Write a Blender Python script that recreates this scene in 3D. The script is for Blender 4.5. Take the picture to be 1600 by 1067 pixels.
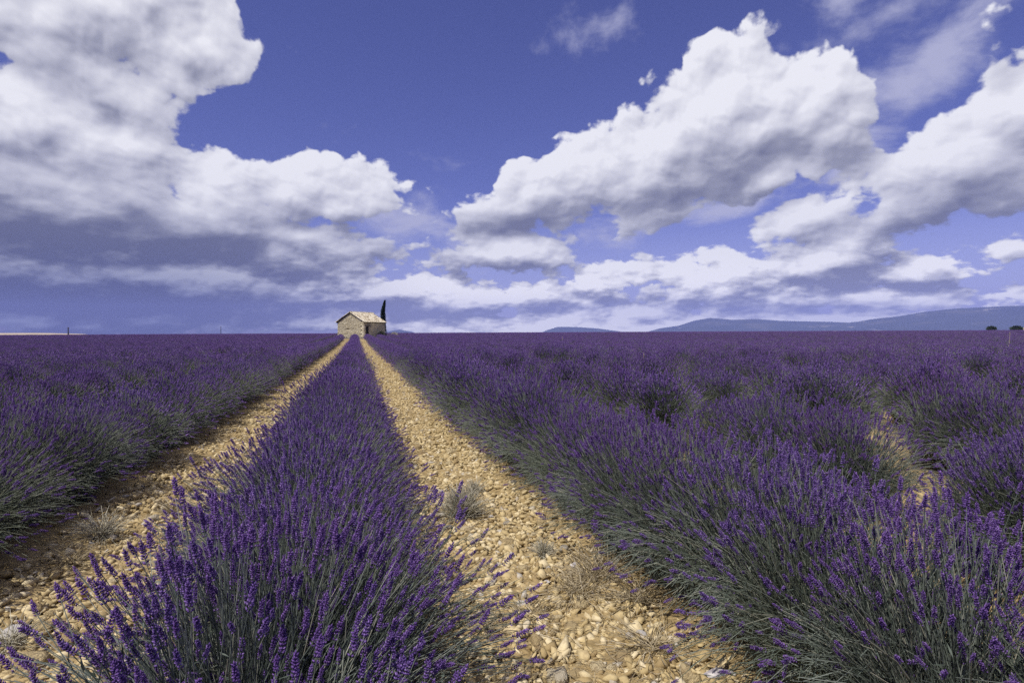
import bpy, math, random
import numpy as np
from mathutils import Matrix, Vector, Euler

for o in list(bpy.data.objects):
    bpy.data.objects.remove(o)
S = bpy.context.scene
COL = S.collection
R = math.radians
rng = np.random.default_rng(7)

# ------------------------------------------------------------------ camera
EYE = 1.30
YAW = 15.3            # the camera looks this far to the right of the rows (+Y)
PITCH = -0.93
ROLL = -0.27
cam_d = bpy.data.cameras.new('camera')
cam = bpy.data.objects.new('camera', cam_d)
COL.objects.link(cam)
cam_d.lens = 20
cam_d.sensor_width = 36
cam_d.clip_start = 0.05
cam_d.clip_end = 60000
cam.location = (0, 0, EYE)
CAM_M = Matrix.Rotation(R(-YAW), 3, 'Z') @ Matrix.Rotation(R(90 + PITCH), 3, 'X') @ Matrix.Rotation(R(ROLL), 3, 'Z')
cam.rotation_euler = CAM_M.to_euler()
S.camera = cam
CM = np.array(CAM_M)
FPX = 1600 * 20 / 36


def project(P):
    """world points (n,3) -> photo pixels (1600 wide) and depth"""
    q = (np.atleast_2d(P) - np.array([0, 0, EYE])) @ CM
    z = -q[:, 2]
    zz = np.where(z > 1e-6, z, 1e-6)
    return 800 + FPX * q[:, 0] / zz, 533.5 - FPX * q[:, 1] / zz, z


def view_dir(px, py):
    d = CM @ np.array([(px - 800) / FPX, (533.5 - py) / FPX, -1.0])
    return d / np.linalg.norm(d)


# ------------------------------------------------------------------ render settings
S.render.engine = 'CYCLES'
S.view_settings.view_transform = 'Standard'
S.view_settings.look = 'None'
S.view_settings.exposure = 0.0
S.view_settings.gamma = 1.0
S.view_settings.use_curve_mapping = False
cy = S.cycles
cy.max_bounces = 4
cy.diffuse_bounces = 2
cy.glossy_bounces = 1
cy.transmission_bounces = 2
cy.transparent_max_bounces = 4
cy.volume_bounces = 0
cy.use_denoising = False
cy.caustics_reflective = False
cy.caustics_refractive = False

# ------------------------------------------------------------------ sun
SUN_EL = 59.0
sun_h = np.array([-0.86, -0.51])          # left of and behind the camera
sun_h /= np.linalg.norm(sun_h)
SUN = np.array([sun_h[0] * math.cos(R(SUN_EL)), sun_h[1] * math.cos(R(SUN_EL)), math.sin(R(SUN_EL))])
sd = bpy.data.lights.new('sun', 'SUN')
sd.energy = 5.0
sd.angle = R(0.53)
sd.color = (1.0, 0.95, 0.87)
so = bpy.data.objects.new('sun', sd)
COL.objects.link(so)
so.rotation_euler = Vector(-SUN).to_track_quat('-Z', 'Y').to_euler()
so.location = (-30, -15, 40)


# ------------------------------------------------------------------ node helper
class NT:
    def __init__(self, tree):
        self.t = tree

    def new(self, typ, **kw):
        n = self.t.nodes.new(typ)
        for k, v in kw.items():
            setattr(n, k, v)
        return n

    def link(self, a, b):
        if hasattr(a, 'is_output') or isinstance(a, bpy.types.NodeSocket):
            self.t.links.new(a, b)
        else:
            b.default_value = a

    def math(self, op, *args, clamp=False):
        n = self.new('ShaderNodeMath', operation=op, use_clamp=clamp)
        for i, a in enumerate(args):
            self.link(a, n.inputs[i])
        return n.outputs[0]

    def add(self, a, b): return self.math('ADD', a, b)
    def sub(self, a, b): return self.math('SUBTRACT', a, b)
    def mul(self, a, b): return self.math('MULTIPLY', a, b)
    def mad(self, a, b, c): return self.math('MULTIPLY_ADD', a, b, c)

    def step(self, x, lo, hi, a=0.0, b=1.0, kind='SMOOTHSTEP'):
        n = self.new('ShaderNodeMapRange', interpolation_type=kind, clamp=True)
        for i, v in enumerate((x, lo, hi, a, b)):
            self.link(v, n.inputs[i])
        return n.outputs[0]

    def noise(self, vec, scale, detail=4, rough=0.5, dist=0.0, typ='FBM', dims='3D', lac=2.0, color=False, norm=True):
        n = self.new('ShaderNodeTexNoise', noise_dimensions=dims, noise_type=typ)
        if typ == 'FBM':
            n.normalize = norm
        if vec is not None:
            self.link(vec, n.inputs['Vector'])
        self.link(scale, n.inputs['Scale'])
        self.link(detail, n.inputs['Detail'])
        self.link(rough, n.inputs['Roughness'])
        self.link(lac, n.inputs['Lacunarity'])
        self.link(dist, n.inputs['Distortion'])
        return n.outputs[1 if color else 0]

    def voronoi(self, vec, scale, feature='F1', detail=0, rand=1.0, out='Distance', dims='3D', smooth=None):
        n = self.new('ShaderNodeTexVoronoi', feature=feature, voronoi_dimensions=dims)
        if vec is not None:
            self.link(vec, n.inputs['Vector'])
        self.link(scale, n.inputs['Scale'])
        if 'Detail' in n.inputs:
            self.link(detail, n.inputs['Detail'])
        if smooth is not None:
            self.link(smooth, n.inputs['Smoothness'])
        self.link(rand, n.inputs['Randomness'])
        return n.outputs[out]

    def mix(self, f, a, b, blend='MIX'):
        n = self.new('ShaderNodeMix', data_type='RGBA', blend_type=blend)
        self.link(f, n.inputs[0])
        for v, i in ((a, 6), (b, 7)):
            if isinstance(v, tuple) and len(v) == 3:
                v = v + (1,)
            self.link(v, n.inputs[i])
        return n.outputs[2]

    def ramp(self, f, stops, interp='LINEAR'):
        n = self.new('ShaderNodeValToRGB')
        cr = n.color_ramp
        cr.interpolation = interp
        while len(cr.elements) < len(stops):
            cr.elements.new(0.5)
        for e, (p, c) in zip(cr.elements, stops):
            e.position = p
            e.color = tuple(c) + (1,) if len(c) == 3 else c
        self.link(f, n.inputs[0])
        return n.outputs[0]

    def vec(self, op, a, b=None, scale=None):
        n = self.new('ShaderNodeVectorMath', operation=op)
        self.link(a, n.inputs[0])
        if b is not None:
            self.link(b, n.inputs[1])
        if scale is not None:
            self.link(scale, n.inputs['Scale'])
        return n.outputs['Value'] if op in ('LENGTH', 'DOT_PRODUCT', 'DISTANCE') else n.outputs[0]

    def comb(self, x, y, z):
        n = self.new('ShaderNodeCombineXYZ')
        for i, v in enumerate((x, y, z)):
            self.link(v, n.inputs[i])
        return n.outputs[0]

    def sep(self, v):
        n = self.new('ShaderNodeSeparateXYZ')
        self.link(v, n.inputs[0])
        return n.outputs


# ------------------------------------------------------------------ sky and clouds (world)
def to_azel(px, py):
    d = view_dir(px, py)
    return math.atan2(d[0], d[1]), math.asin(max(-1, min(1, d[2])))


# cumulus masses: azimuth/elevation of the centre, half axes, tilt.  Written from
# their bearings in the photograph (1600 px frame, converted to degrees below)
CLOUDS = [
    # px, py, rx, ry, rot(deg, clockwise in picture)
    (120, 10, 250, 120, -6),      # anvil top left
    (308, 58, 92, 78, 20),
    (262, 115, 66, 56, 45),
    (60, 190, 240, 110, 0),
    (200, 215, 84, 62, 0),
    (80, 330, 340, 110, 6),
    (320, 345, 170, 90, -5),
    (215, 305, 130, 90, 0),
    (455, 292, 90, 66, 0),
    (545, 312, 76, 44, 0),
    (250, 440, 430, 62, 3),
    (440, 405, 200, 44, 2),
    (790, 394, 70, 34, 0),
    (838, 400, 46, 26, 0),
    (480, 375, 160, 44, 0),
    (185, 140, 120, 66, 0),
    (1050, 506, 640, 20, 0),
    (520, 500, 200, 18, 0),
    (600, 455, 200, 30, 2),
    (760, 470, 240, 26, 0),
    (150, 490, 460, 34, 0),
    (935, 442, 78, 30, 0),
    (975, 430, 60, 30, 0),
    (1075, 440, 70, 36, 0),
    (1000, 480, 200, 22, 0),
    (1150, 430, 90, 50, -14),
    (1200, 470, 200, 26, 0),
    (1280, 400, 130, 60, -20),
    (845, 296, 118, 58, -6),
    (925, 270, 135, 92, -10),
    (1015, 265, 130, 92, -8),
    (1130, 195, 118, 110, -10),
    (1225, 165, 90, 88, 0),
    (1315, 200, 90, 52, -20),
    (1200, 280, 100, 46, -18),
    (1250, 345, 110, 34, -24),
    (1490, 262, 165, 78, -28),
    (1590, 175, 100, 110, -30),
    (1490, 310, 190, 44, -6),
    (1440, 420, 110, 26, -4),
    (1560, 460, 180, 18, 0),
    (1350, 470, 260, 24, 0),
    (1590, 385, 60, 24, 0),
]
WISPS = [
    (1460, 80, 115, 58, -36),
    (1390, 150, 140, 70, -28),
    (1400, 22, 70, 22, -30),
    (1500, 60, 50, 26, -20),
    (1370, 215, 80, 40, -30),
    (660, 236, 50, 12, 6),
    (915, 52, 44, 18, 0),
    (1310, 6, 22, 8, -20),
    (712, 26, 18, 14, 0),
    (650, 345, 70, 40, 0),
    (1080, 335, 260, 20, -10),
    (1330, 255, 90, 50, -30),
]
SHADES = [   # undersides in their own shade: soft grey bodies
    (60, 320, 300, 60, 4),
    (300, 400, 280, 34, 0),
    (120, 465, 420, 44, 0),
    (120, 150, 120, 16, 12),
    (545, 372, 130, 20, 8),
    (790, 422, 90, 10, 0),
    (880, 336, 170, 22, -8),
    (1090, 285, 110, 36, -16),
    (1170, 330, 110, 18, -20),
    (1500, 325, 200, 36, -6),
    (1570, 120, 46, 16, -25),
    (1330, 425, 140, 16, -6),
    (930, 464, 90, 9, 0),
    (1090, 474, 90, 9, 0),
    (560, 475, 200, 10, 0),
    (760, 486, 160, 8, 0),
    (1250, 484, 160, 8, 0),
    (1470, 440, 120, 9, 0),
]


def cloud_field_group(name, blobs, k=0.018):
    g = bpy.data.node_groups.new(name, 'ShaderNodeTree')
    g.interface.new_socket('Vector', in_out='INPUT', socket_type='NodeSocketVector')
    g.interface.new_socket('Field', in_out='OUTPUT', socket_type='NodeSocketFloat')
    N = NT(g)
    gi = N.new('NodeGroupInput')
    go = N.new('NodeGroupOutput')
    X, Y, _ = N.sep(gi.outputs[0])
    cur = None
    for px, py, rx, ry, rot in blobs:
        a, e = to_azel(px, py)
        gx = (px - 800) / FPX
        gy = (519 - py) / FPX
        fa = 1 / (1 + gx * gx)
        fe = 1 / math.sqrt(1 + gx * gx + gy * gy)
        sx, sy = max(rx / FPX * fa, 1e-4), max(ry / FPX * fe, 1e-4)
        c_, s_ = math.cos(R(rot)), math.sin(R(rot))      # tilt: clockwise in the picture
        xin = X if cur is None else N.mad(cur, 1e-12, X)  # chained, so the shader compiler keeps few values alive
        u = N.mad(Y, -s_ / sx, N.mad(xin, c_ / sx, (-a * c_ + e * s_) / sx))
        v = N.mad(Y, c_ / sy, N.mad(xin, s_ / sy, (-a * s_ - e * c_) / sy))
        ln = N.math('SQRT', N.mad(v, v, N.mul(u, u)))
        r = (sx * sy) ** 0.5 * 0.7 + min(sx, sy) * 0.3
        f = N.mad(ln, -r, r)
        cur = f if cur is None else N.math('SMOOTH_MAX', cur, f, k)
    g.links.new(cur, go.inputs[0])
    return g


SKY_STRENGTH = 0.10


def build_world():
    w = bpy.data.worlds.new('World')
    S.world = w
    w.use_nodes = True
    t = w.node_tree
    t.nodes.clear()
    N = NT(t)
    out = N.new('ShaderNodeOutputWorld')
    bg = N.new('ShaderNodeBackground')
    bg.inputs['Strength'].default_value = SKY_STRENGTH
    t.links.new(bg.outputs[0], out.inputs[0])
    tc = N.new('ShaderNodeTexCoord')
    D = tc.outputs['Generated']
    dx, dy, dz = N.sep(D)
    az = N.math('ARCTAN2', dx, dy)
    el = N.math('ARCSINE', dz)
    # --- clear sky
    sky = N.new('ShaderNodeTexSky', sky_type='NISHITA')
    sky.sun_disc = False
    sky.sun_elevation = R(SUN_EL)
    sky.sun_rotation = math.atan2(sun_h[0], sun_h[1])
    sky.altitude = 600
    sky.air_density = 1.0
    sky.dust_density = 0.6
    sky.ozone_density = 2.0
    clear = N.mix(1.0, sky.outputs[0], (0.67, 0.55, 1.0), 'MULTIPLY')
    # --- cloud field
    gF = cloud_field_group('cumulus_masses', CLOUDS)
    gW = cloud_field_group('wisp_masses', WISPS, 0.01)
    gS = cloud_field_group('cloud_undersides', SHADES, 0.04)

    def run(g, v):
        n = N.new('ShaderNodeGroup')
        n.node_tree = g
        N.link(v, n.inputs[0])
        return n.outputs[0]

    # perspective of the cloud deck: features shrink and flatten towards the horizon
    zf = N.mul(N.math('LOGARITHM', N.add(N.math('MAXIMUM', el, 0.0), 0.34), math.e), 0.84)
    P = N.comb(az, zf, 0.0)

    def relief(pv, detail, fine=True):
        # cauliflower: soft round puffs of three sizes over fractal noise
        n1 = N.noise(pv, 4.2, detail, 0.56, 0.0, dims='2D')
        w1 = N.noise(pv, 20.0, 2, 0.5, dims='2D', color=True)
        pw = N.vec('ADD', pv, N.vec('SCALE', w1, scale=0.040))
        a = N.mad(n1, 0.24, -0.12)
        v1 = N.voronoi(pw, 9.0, 'SMOOTH_F1', smooth=0.45, dims='2D')
        a = N.add(a, N.mad(v1, -0.075, 0.030))
        v2 = N.voronoi(pw, 24.0, 'SMOOTH_F1', smooth=0.35, dims='2D')
        a = N.add(a, N.mad(v2, -0.034, 0.014))
        if fine:
            v3 = N.voronoi(pw, 60.0, 'SMOOTH_F1', smooth=0.3, dims='2D')
            a = N.add(a, N.mad(v3, -0.014, 0.006))
        return a

    warp = N.vec('SCALE', N.vec('SUBTRACT', N.noise(P, 6.0, 3, 0.5, dims='2D', color=True), (0.5, 0.5, 0.5)), scale=0.05)
    Q = N.vec('ADD', N.comb(az, el, 0.0), warp)
    dl = (-0.010, 0.030, 0.0)            # towards the sun in the plane of the sky
    dl2 = (-0.004, 0.0085, 0.0)
    B0 = run(gF, Q)
    B1 = run(gF, N.vec('ADD', Q, dl))
    nearness = N.step(el, R(3.5), R(13.0))                       # low clouds are far ones: smaller puffs

    def puffs(pv, detail, fine=True):
        big = relief(pv, detail, fine)
        small = relief(N.vec('SCALE', pv, scale=2.4), max(detail - 2, 2), fine)
        n = N.new('ShaderNodeMix', data_type='FLOAT')
        N.link(nearness, n.inputs[0])
        N.link(N.mul(small, 0.55), n.inputs[2])
        N.link(big, n.inputs[3])
        return n.outputs[0]

    r0 = puffs(P, 8)
    rl = puffs(P, 2, False)                                      # the same puffs without their finest grain
    r1 = puffs(N.vec('ADD', P, (-0.012, 0.026, 0.0)), 2, False)
    r2 = puffs(N.vec('ADD', P, dl2), 8)
    # outside the photographed part the same weather goes on: broken cumulus
    D2 = N.vec('MULTIPLY', D, (1.0, 1.0, 1.7))
    gen = N.mad(N.noise(D2, 2.2, 4, 0.5), 0.9, -0.48)
    da = N.math('ABSOLUTE', N.sub(az, R(YAW)))
    inside = N.mul(N.step(da, R(43), R(56), 1, 0), N.step(el, R(31), R(42), 1, 0))
    gen = N.sub(gen, N.mul(inside, 0.8))
    F0 = N.add(N.add(N.math('MAXIMUM', B0, gen), r0), 0.008)
    alpha = N.step(F0, -0.001, 0.015)
    W0 = run(gW, Q)
    wn = N.noise(N.vec('MULTIPLY', P, (1.0, 1.4, 1.0)), 7.0, 7, 0.58, 0.15, dims='2D')
    walpha = N.mul(N.step(N.add(W0, N.mad(wn, 0.26, -0.13)), -0.02, 0.080), 0.85)
    # --- light on the clouds: sides turned to the sun against sides turned away
    slope = N.add(N.sub(N.math('MAXIMUM', B0, gen), N.math('MAXIMUM', B1, gen)), N.mul(N.sub(rl, r1), 0.75))
    fine = N.sub(r0, r2)
    lit = N.mad(slope, 7.0, 0.72)
    lit = N.add(lit, N.mul(fine, 5.5))
    U0 = run(gS, Q)
    under = N.step(N.add(U0, N.mul(r0, 0.6)), -0.055, 0.085)
    lit = N.sub(lit, N.mul(under, 0.50))
    lit = N.add(lit, N.mul(N.sub(1.0, nearness), N.mad(lit, 0.9, -0.62)))    # small far puffs are seen side-lit
    lit = N.math('MINIMUM', N.math('MAXIMUM', lit, 0.0), 1.0)
    k = 1.0 / SKY_STRENGTH
    c = lambda r, g, b: (r * k, g * k, b * k)
    ccol = N.ramp(lit, [(0.0, (0.17, 0.18, 0.275)), (0.30, (0.30, 0.31, 0.405)), (0.62, (0.58, 0.585, 0.68)), (1.0, (0.90, 0.90, 0.96))])
    cloud = N.mix(1.0, ccol, (k, k, k), 'MULTIPLY')
    # the storm side (left) stands in its own shade, the far bank on the right is sunlit behind the haze
    storm = N.mul(N.step(az, R(YAW - 33), R(YAW - 6), 1, 0), N.step(el, R(2), R(13), 1, 0))
    cloud = N.mix(N.mul(storm, 0.92), cloud, N.mix(1.0, cloud, (0.26, 0.29, 0.39), 'MULTIPLY'))
    lowc = N.mul(N.step(el, R(0.5), R(9.0), 1, 0), N.sub(1.0, storm))
    cloud = N.mix(lowc, cloud, N.mix(1.0, cloud, (1.50, 1.46, 1.32), 'MULTIPLY'))
    clear2 = N.mix(N.step(el, R(0), R(14), 0.6, 0.0), clear, N.mix(storm, c(0.50, 0.54, 0.86), c(0.07, 0.09, 0.19)))
    body = N.mix(walpha, clear2, c(0.50, 0.51, 0.70))
    body = N.mix(alpha, body, cloud)
    # below the horizon the dome is only ground-coloured air
    t.links.new(body, bg.inputs['Color'])
    try:
        w.cycles.sampling_method = 'MANUAL'
        w.cycles.sample_map_resolution = 512
    except Exception:
        pass


build_world()
# ==== END OF SKY ====


# ------------------------------------------------------------------ small helpers
def tag(o, label=None, cat=None, group=None, kind=None):
    if label: o['label'] = label
    if cat: o['category'] = cat
    if group: o['group'] = group
    if kind: o['kind'] = kind
    return o


def link(name, data, parent=None, loc=None):
    o = bpy.data.objects.new(name, data)
    COL.objects.link(o)
    if parent is not None:
        o.parent = parent
    if loc is not None:
        o.location = loc
    return o


def mesh(name, V, F, mats, mi=None, smooth=False, link_parent=None):
    """V (n,3); F (m,3) or (m,4) int array, or a list of such arrays"""
    if not isinstance(F, (list, tuple)):
        F = [F]
    me = bpy.data.meshes.new(name)
    V = np.asarray(V, np.float32)
    me.vertices.add(len(V))
    me.vertices.foreach_set('co', V.ravel())
    F = [np.asarray(f, np.int32) for f in F if len(f)]
    loops = np.concatenate([f.ravel() for f in F])
    tot = np.concatenate([np.full(len(f), f.shape[1], np.int32) for f in F])
    start = np.concatenate([[0], np.cumsum(tot)[:-1]]).astype(np.int32)
    me.loops.add(len(loops))
    me.loops.foreach_set('vertex_index', loops)
    me.polygons.add(len(tot))
    me.polygons.foreach_set('loop_start', start)
    me.polygons.foreach_set('loop_total', tot)
    for m in (mats if isinstance(mats, (list, tuple)) else [mats]):
        me.materials.append(m)
    if mi is not None:
        me.polygons.foreach_set('material_index', np.asarray(mi, np.int32))
    if smooth:
        me.polygons.foreach_set('use_smooth', np.ones(len(tot), bool))
    me.update(calc_edges=True)
    me.validate(verbose=False)
    return me


class Acc:
    """collects vertex/face blocks with a material index for one mesh"""
    def __init__(self):
        self.v, self.t, self.q, self.mt, self.mq, self.n = [], [], [], [], [], 0

    def add(self, V, F, m=0):
        V = np.asarray(V, float)
        F = np.asarray(F, int)
        self.v.append(V)
        (self.t if F.shape[1] == 3 else self.q).append(F + self.n)
        (self.mt if F.shape[1] == 3 else self.mq).append(np.full(len(F), m))
        self.n += len(V)

    def box(self, c, s, rot=None, m=0, jit=0.0, r=None):
        P = np.array([(x, y, z) for x in (-1, 1) for y in (-1, 1) for z in (-1, 1)], float) * np.asarray(s) / 2
        if jit:
            P = P + (r or rng).uniform(-jit, jit, P.shape)
        if rot is not None:
            P = P @ np.asarray(rot).T
        self.add(P + np.asarray(c), [(0, 1, 3, 2), (4, 6, 7, 5), (0, 4, 5, 1), (2, 3, 7, 6), (0, 2, 6, 4), (1, 5, 7, 3)], m)

    def build(self, name, mats, smooth=False):
        return mesh(name, np.concatenate(self.v), [np.concatenate(x) for x in (self.t, self.q) if x], mats,
                    np.concatenate(self.mt + self.mq), smooth)


def smoothstep(a, b, x):
    t = np.clip((np.asarray(x, float) - a) / (b - a), 0, 1)
    return t * t * (3 - 2 * t)


def hash2(ix, iy, seed):
    h = (ix.astype(np.int64) * 374761393 + iy.astype(np.int64) * 668265263 + seed * 974711) & 0x7fffffff
    h = ((h ^ (h >> 13)) * 1274126177) & 0x7fffffff
    return ((h ^ (h >> 16)) & 0xffff) / 65535.0


def vnoise(x, y, seed=0):
    x, y = np.asarray(x, float), np.asarray(y, float)
    ix, iy = np.floor(x), np.floor(y)
    fx, fy = x - ix, y - iy
    fx, fy = fx * fx * (3 - 2 * fx), fy * fy * (3 - 2 * fy)
    ix, iy = ix.astype(np.int64), iy.astype(np.int64)
    a, b = hash2(ix, iy, seed), hash2(ix + 1, iy, seed)
    c, d = hash2(ix, iy + 1, seed), hash2(ix + 1, iy + 1, seed)
    return (a * (1 - fx) + b * fx) * (1 - fy) + (c * (1 - fx) + d * fx) * fy


def fbm(x, y, octs=4, seed=0):
    s, a, t = 0, 0.5, 0
    for o in range(octs):
        s = s + a * vnoise(x * 2 ** o, y * 2 ** o, seed + o * 17)
        t += a
        a *= 0.5
    return s / t


# ------------------------------------------------------------------ materials
def material(name, build, rough=0.8, spec=0.25):
    m = bpy.data.materials.new(name)
    m.use_nodes = True
    t = m.node_tree
    t.nodes.clear()
    N = NT(t)
    out = N.new('ShaderNodeOutputMaterial')
    b = N.new('ShaderNodeBsdfPrincipled')
    b.inputs['Roughness'].default_value = rough
    b.inputs['Specular IOR Level'].default_value = spec
    t.links.new(b.outputs[0], out.inputs[0])
    build(N, b, out)
    return m


def island(N):
    return N.new('ShaderNodeNewGeometry').outputs['Random Per Island']


def obj_random(N):
    return N.new('ShaderNodeObjectInfo').outputs['Random']


def translucent(N, b, out, col, f):
    tr = N.new('ShaderNodeBsdfTranslucent')
    N.link(col, tr.inputs['Color'])
    mx = N.new('ShaderNodeMixShader')
    mx.inputs[0].default_value = f
    N.t.links.new(b.outputs[0], mx.inputs[1])
    N.t.links.new(tr.outputs[0], mx.inputs[2])
    N.t.links.new(mx.outputs[0], out.inputs[0])


def m_flower(N, b, out):
    c = N.ramp(island(N), [(0.0, (0.062, 0.038, 0.150)), (0.35, (0.118, 0.072, 0.242)), (0.7, (0.192, 0.114, 0.360)), (0.93, (0.35, 0.22, 0.58)), (1.0, (0.26, 0.22, 0.30))])
    c2 = N.mix(N.mul(obj_random(N), 0.35), c, (0.16, 0.06, 0.27))
    N.link(c2, b.inputs['Base Color'])
    translucent(N, b, out, c2, 0.25)


def m_stem(N, b, out):
    c = N.ramp(island(N), [(0.0, (0.065, 0.082, 0.068)), (0.5, (0.140, 0.168, 0.145)), (0.85, (0.27, 0.30, 0.265)), (1.0, (0.42, 0.40, 0.32))])  # palest few stems carry speckled sun highlights in their colour
    c2 = N.mix(N.mul(obj_random(N), 0.5), c, (0.15, 0.175, 0.10))
    N.link(c2, b.inputs['Base Color'])
    translucent(N, b, out, c2, 0.15)


def m_leaf(N, b, out):
    c = N.ramp(island(N), [(0.0, (0.045, 0.060, 0.046)), (0.6, (0.085, 0.108, 0.088)), (1.0, (0.15, 0.175, 0.15))])
    N.link(c, b.inputs['Base Color'])
    translucent(N, b, out, c, 0.2)


def m_soil(N, b, out):
    p = N.new('ShaderNodeTexCoord').outputs['Object']
    n1 = N.noise(p, 0.9, 6, 0.6)
    n2 = N.noise(p, 14.0, 6, 0.65)
    n3 = N.voronoi(p, 38.0, 'F1')
    c = N.ramp(n2, [(0.25, (0.165, 0.115, 0.052)), (0.5, (0.310, 0.228, 0.110)), (0.75, (0.45, 0.345, 0.185))])
    c = N.mix(N.step(n1, 0.4, 0.7, 0, 0.5), c, (0.385, 0.290, 0.145))
    # pea-sized grit that is past counting
    grit = N.step(n3, 0.18, 0.34, 1, 0)
    c = N.mix(N.mul(grit, N.step(N.noise(p, 9, 2), 0.42, 0.6)), c, (0.44, 0.34, 0.19))
    N.link(c, b.inputs['Base Color'])
    bp = N.new('ShaderNodeBump')
    bp.inputs['Strength'].default_value = 0.9
    bp.inputs['Distance'].default_value = 0.02
    N.link(N.add(N.mul(n2, 1.2), N.mul(grit, 0.35)), bp.inputs['Height'])
    N.t.links.new(bp.outputs[0], b.inputs['Normal'])


def m_stone(N, b, out):
    p = N.new('ShaderNodeTexCoord').outputs['Object']
    rv = obj_random(N)
    base = N.ramp(rv, [(0.0, (0.32, 0.235, 0.120)), (0.3, (0.43, 0.335, 0.180)), (0.6, (0.52, 0.42, 0.24)), (0.85, (0.60, 0.51, 0.33)), (1.0, (0.36, 0.33, 0.285))])
    n = N.noise(p, 2.2, 6, 0.62)
    c = N.mix(N.step(n, 0.42, 0.66, 0, 0.7), base, (0.23, 0.160, 0.085))
    c = N.mix(N.step(N.noise(p, 8.0, 4, 0.6), 0.56, 0.72, 0, 0.55), c, (0.56, 0.48, 0.33))
    N.link(c, b.inputs['Base Color'])
    bp = N.new('ShaderNodeBump')
    bp.inputs['Strength'].default_value = 0.6
    bp.inputs['Distance'].default_value = 0.15
    N.link(N.noise(p, 5.0, 7, 0.6), bp.inputs['Height'])
    N.t.links.new(bp.outputs[0], b.inputs['Normal'])


def m_gravel(N, b, out):
    c = N.ramp(island(N), [(0.0, (0.28, 0.205, 0.100)), (0.35, (0.43, 0.335, 0.170)), (0.7, (0.53, 0.425, 0.235)), (0.93, (0.63, 0.535, 0.345)), (1.0, (0.40, 0.37, 0.33))])
    p = N.new('ShaderNodeTexCoord').outputs['Object']
    c = N.mix(N.step(N.noise(p, 40, 4, 0.6), 0.45, 0.7, 0, 0.5), c, (0.25, 0.175, 0.09))
    N.link(c, b.inputs['Base Color'])


def m_grey_stone(N, b, out):
    p = N.new('ShaderNodeTexCoord').outputs['Object']
    c = N.ramp(N.noise(p, 3, 6, 0.6), [(0.3, (0.27, 0.255, 0.25)), (0.6, (0.42, 0.40, 0.385)), (0.8, (0.58, 0.55, 0.52))])
    N.link(c, b.inputs['Base Color'])


def m_white_stone(N, b, out):
    p = N.new('ShaderNodeTexCoord').outputs['Object']
    c = N.ramp(N.noise(p, 2.0, 5, 0.6), [(0.35, (0.24, 0.215, 0.26)), (0.5, (0.46, 0.43, 0.42)), (0.7, (0.60, 0.57, 0.52))])
    N.link(c, b.inputs['Base Color'])


def m_straw(N, b, out):
    c = N.ramp(island(N), [(0.0, (0.20, 0.155, 0.085)), (0.5, (0.36, 0.295, 0.185)), (1.0, (0.56, 0.49, 0.36))])
    N.link(c, b.inputs['Base Color'])


def m_grey_grass(N, b, out):
    c = N.ramp(island(N), [(0.0, (0.22, 0.20, 0.14)), (0.5, (0.42, 0.39, 0.30)), (1.0, (0.60, 0.57, 0.48))])
    N.link(c, b.inputs['Base Color'])


def m_wheat(N, b, out):
    p = N.new('ShaderNodeTexCoord').outputs['Object']
    c = N.ramp(N.noise(p, 0.25, 6, 0.6), [(0.3, (0.33, 0.265, 0.185)), (0.6, (0.46, 0.385, 0.29))])
    N.link(c, b.inputs['Base Color'])


def m_hill(N, b, out):
    p = N.new('ShaderNodeTexCoord').outputs['Object']
    q = N.vec('MULTIPLY', p, (1, 1, 2.2))
    n = N.noise(q, 0.0022, 8, 0.62)
    c = N.ramp(n, [(0.30, (0.018, 0.028, 0.022)), (0.55, (0.034, 0.046, 0.034)), (0.70, (0.085, 0.085, 0.060))])
    pale = N.step(N.noise(N.vec('MULTIPLY', p, (1, 1, 4)), 0.0035, 7, 0.66), 0.60, 0.68)
    c = N.mix(N.mul(pale, 0.5), c, (0.42, 0.38, 0.31))
    N.link(c, b.inputs['Base Color'])


def m_wall_mortar(N, b, out):
    p = N.new('ShaderNodeTexCoord').outputs['Object']
    c = N.ramp(N.noise(p, 3.0, 6, 0.65), [(0.3, (0.38, 0.33, 0.23)), (0.7, (0.52, 0.465, 0.34))])
    N.link(c, b.inputs['Base Color'])
    bp = N.new('ShaderNodeBump')
    bp.inputs['Strength'].default_value = 0.7
    bp.inputs['Distance'].default_value = 0.03
    N.link(N.noise(p, 14, 6, 0.6), bp.inputs['Height'])
    N.t.links.new(bp.outputs[0], b.inputs['Normal'])


def m_wall_stone(N, b, out):
    p = N.new('ShaderNodeTexCoord').outputs['Object']
    c = N.ramp(island(N), [(0.0, (0.40, 0.35, 0.24)), (0.35, (0.48, 0.43, 0.31)), (0.75, (0.54, 0.485, 0.35)), (1.0, (0.61, 0.56, 0.43))])
    c = N.mix(N.step(N.noise(p, 6, 6, 0.6), 0.5, 0.75, 0, 0.3), c, (0.27, 0.225, 0.155))
    N.link(c, b.inputs['Base Color'])


def m_tile(N, b, out):
    p = N.new('ShaderNodeTexCoord').outputs['Object']
    c = N.ramp(island(N), [(0.0, (0.20, 0.145, 0.090)), (0.22, (0.46, 0.385, 0.27)), (0.6, (0.62, 0.55, 0.42)), (1.0, (0.72, 0.67, 0.55))])
    c = N.mix(N.step(N.noise(p, 1.4, 5, 0.6), 0.52, 0.70, 0, 0.65), c, (0.23, 0.165, 0.095))
    N.link(c, b.inputs['Base Color'])


def m_flat(r, g, bb, var=0.35, scale=6.0):
    def f(N, b, out):
        p = N.new('ShaderNodeTexCoord').outputs['Object']
        n = N.noise(p, scale, 5, 0.6)
        c = N.mix(n, (r * (1 - var), g * (1 - var), bb * (1 - var)), (r * (1 + var), g * (1 + var), bb * (1 + var)))
        N.link(c, b.inputs['Base Color'])
    return f


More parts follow.
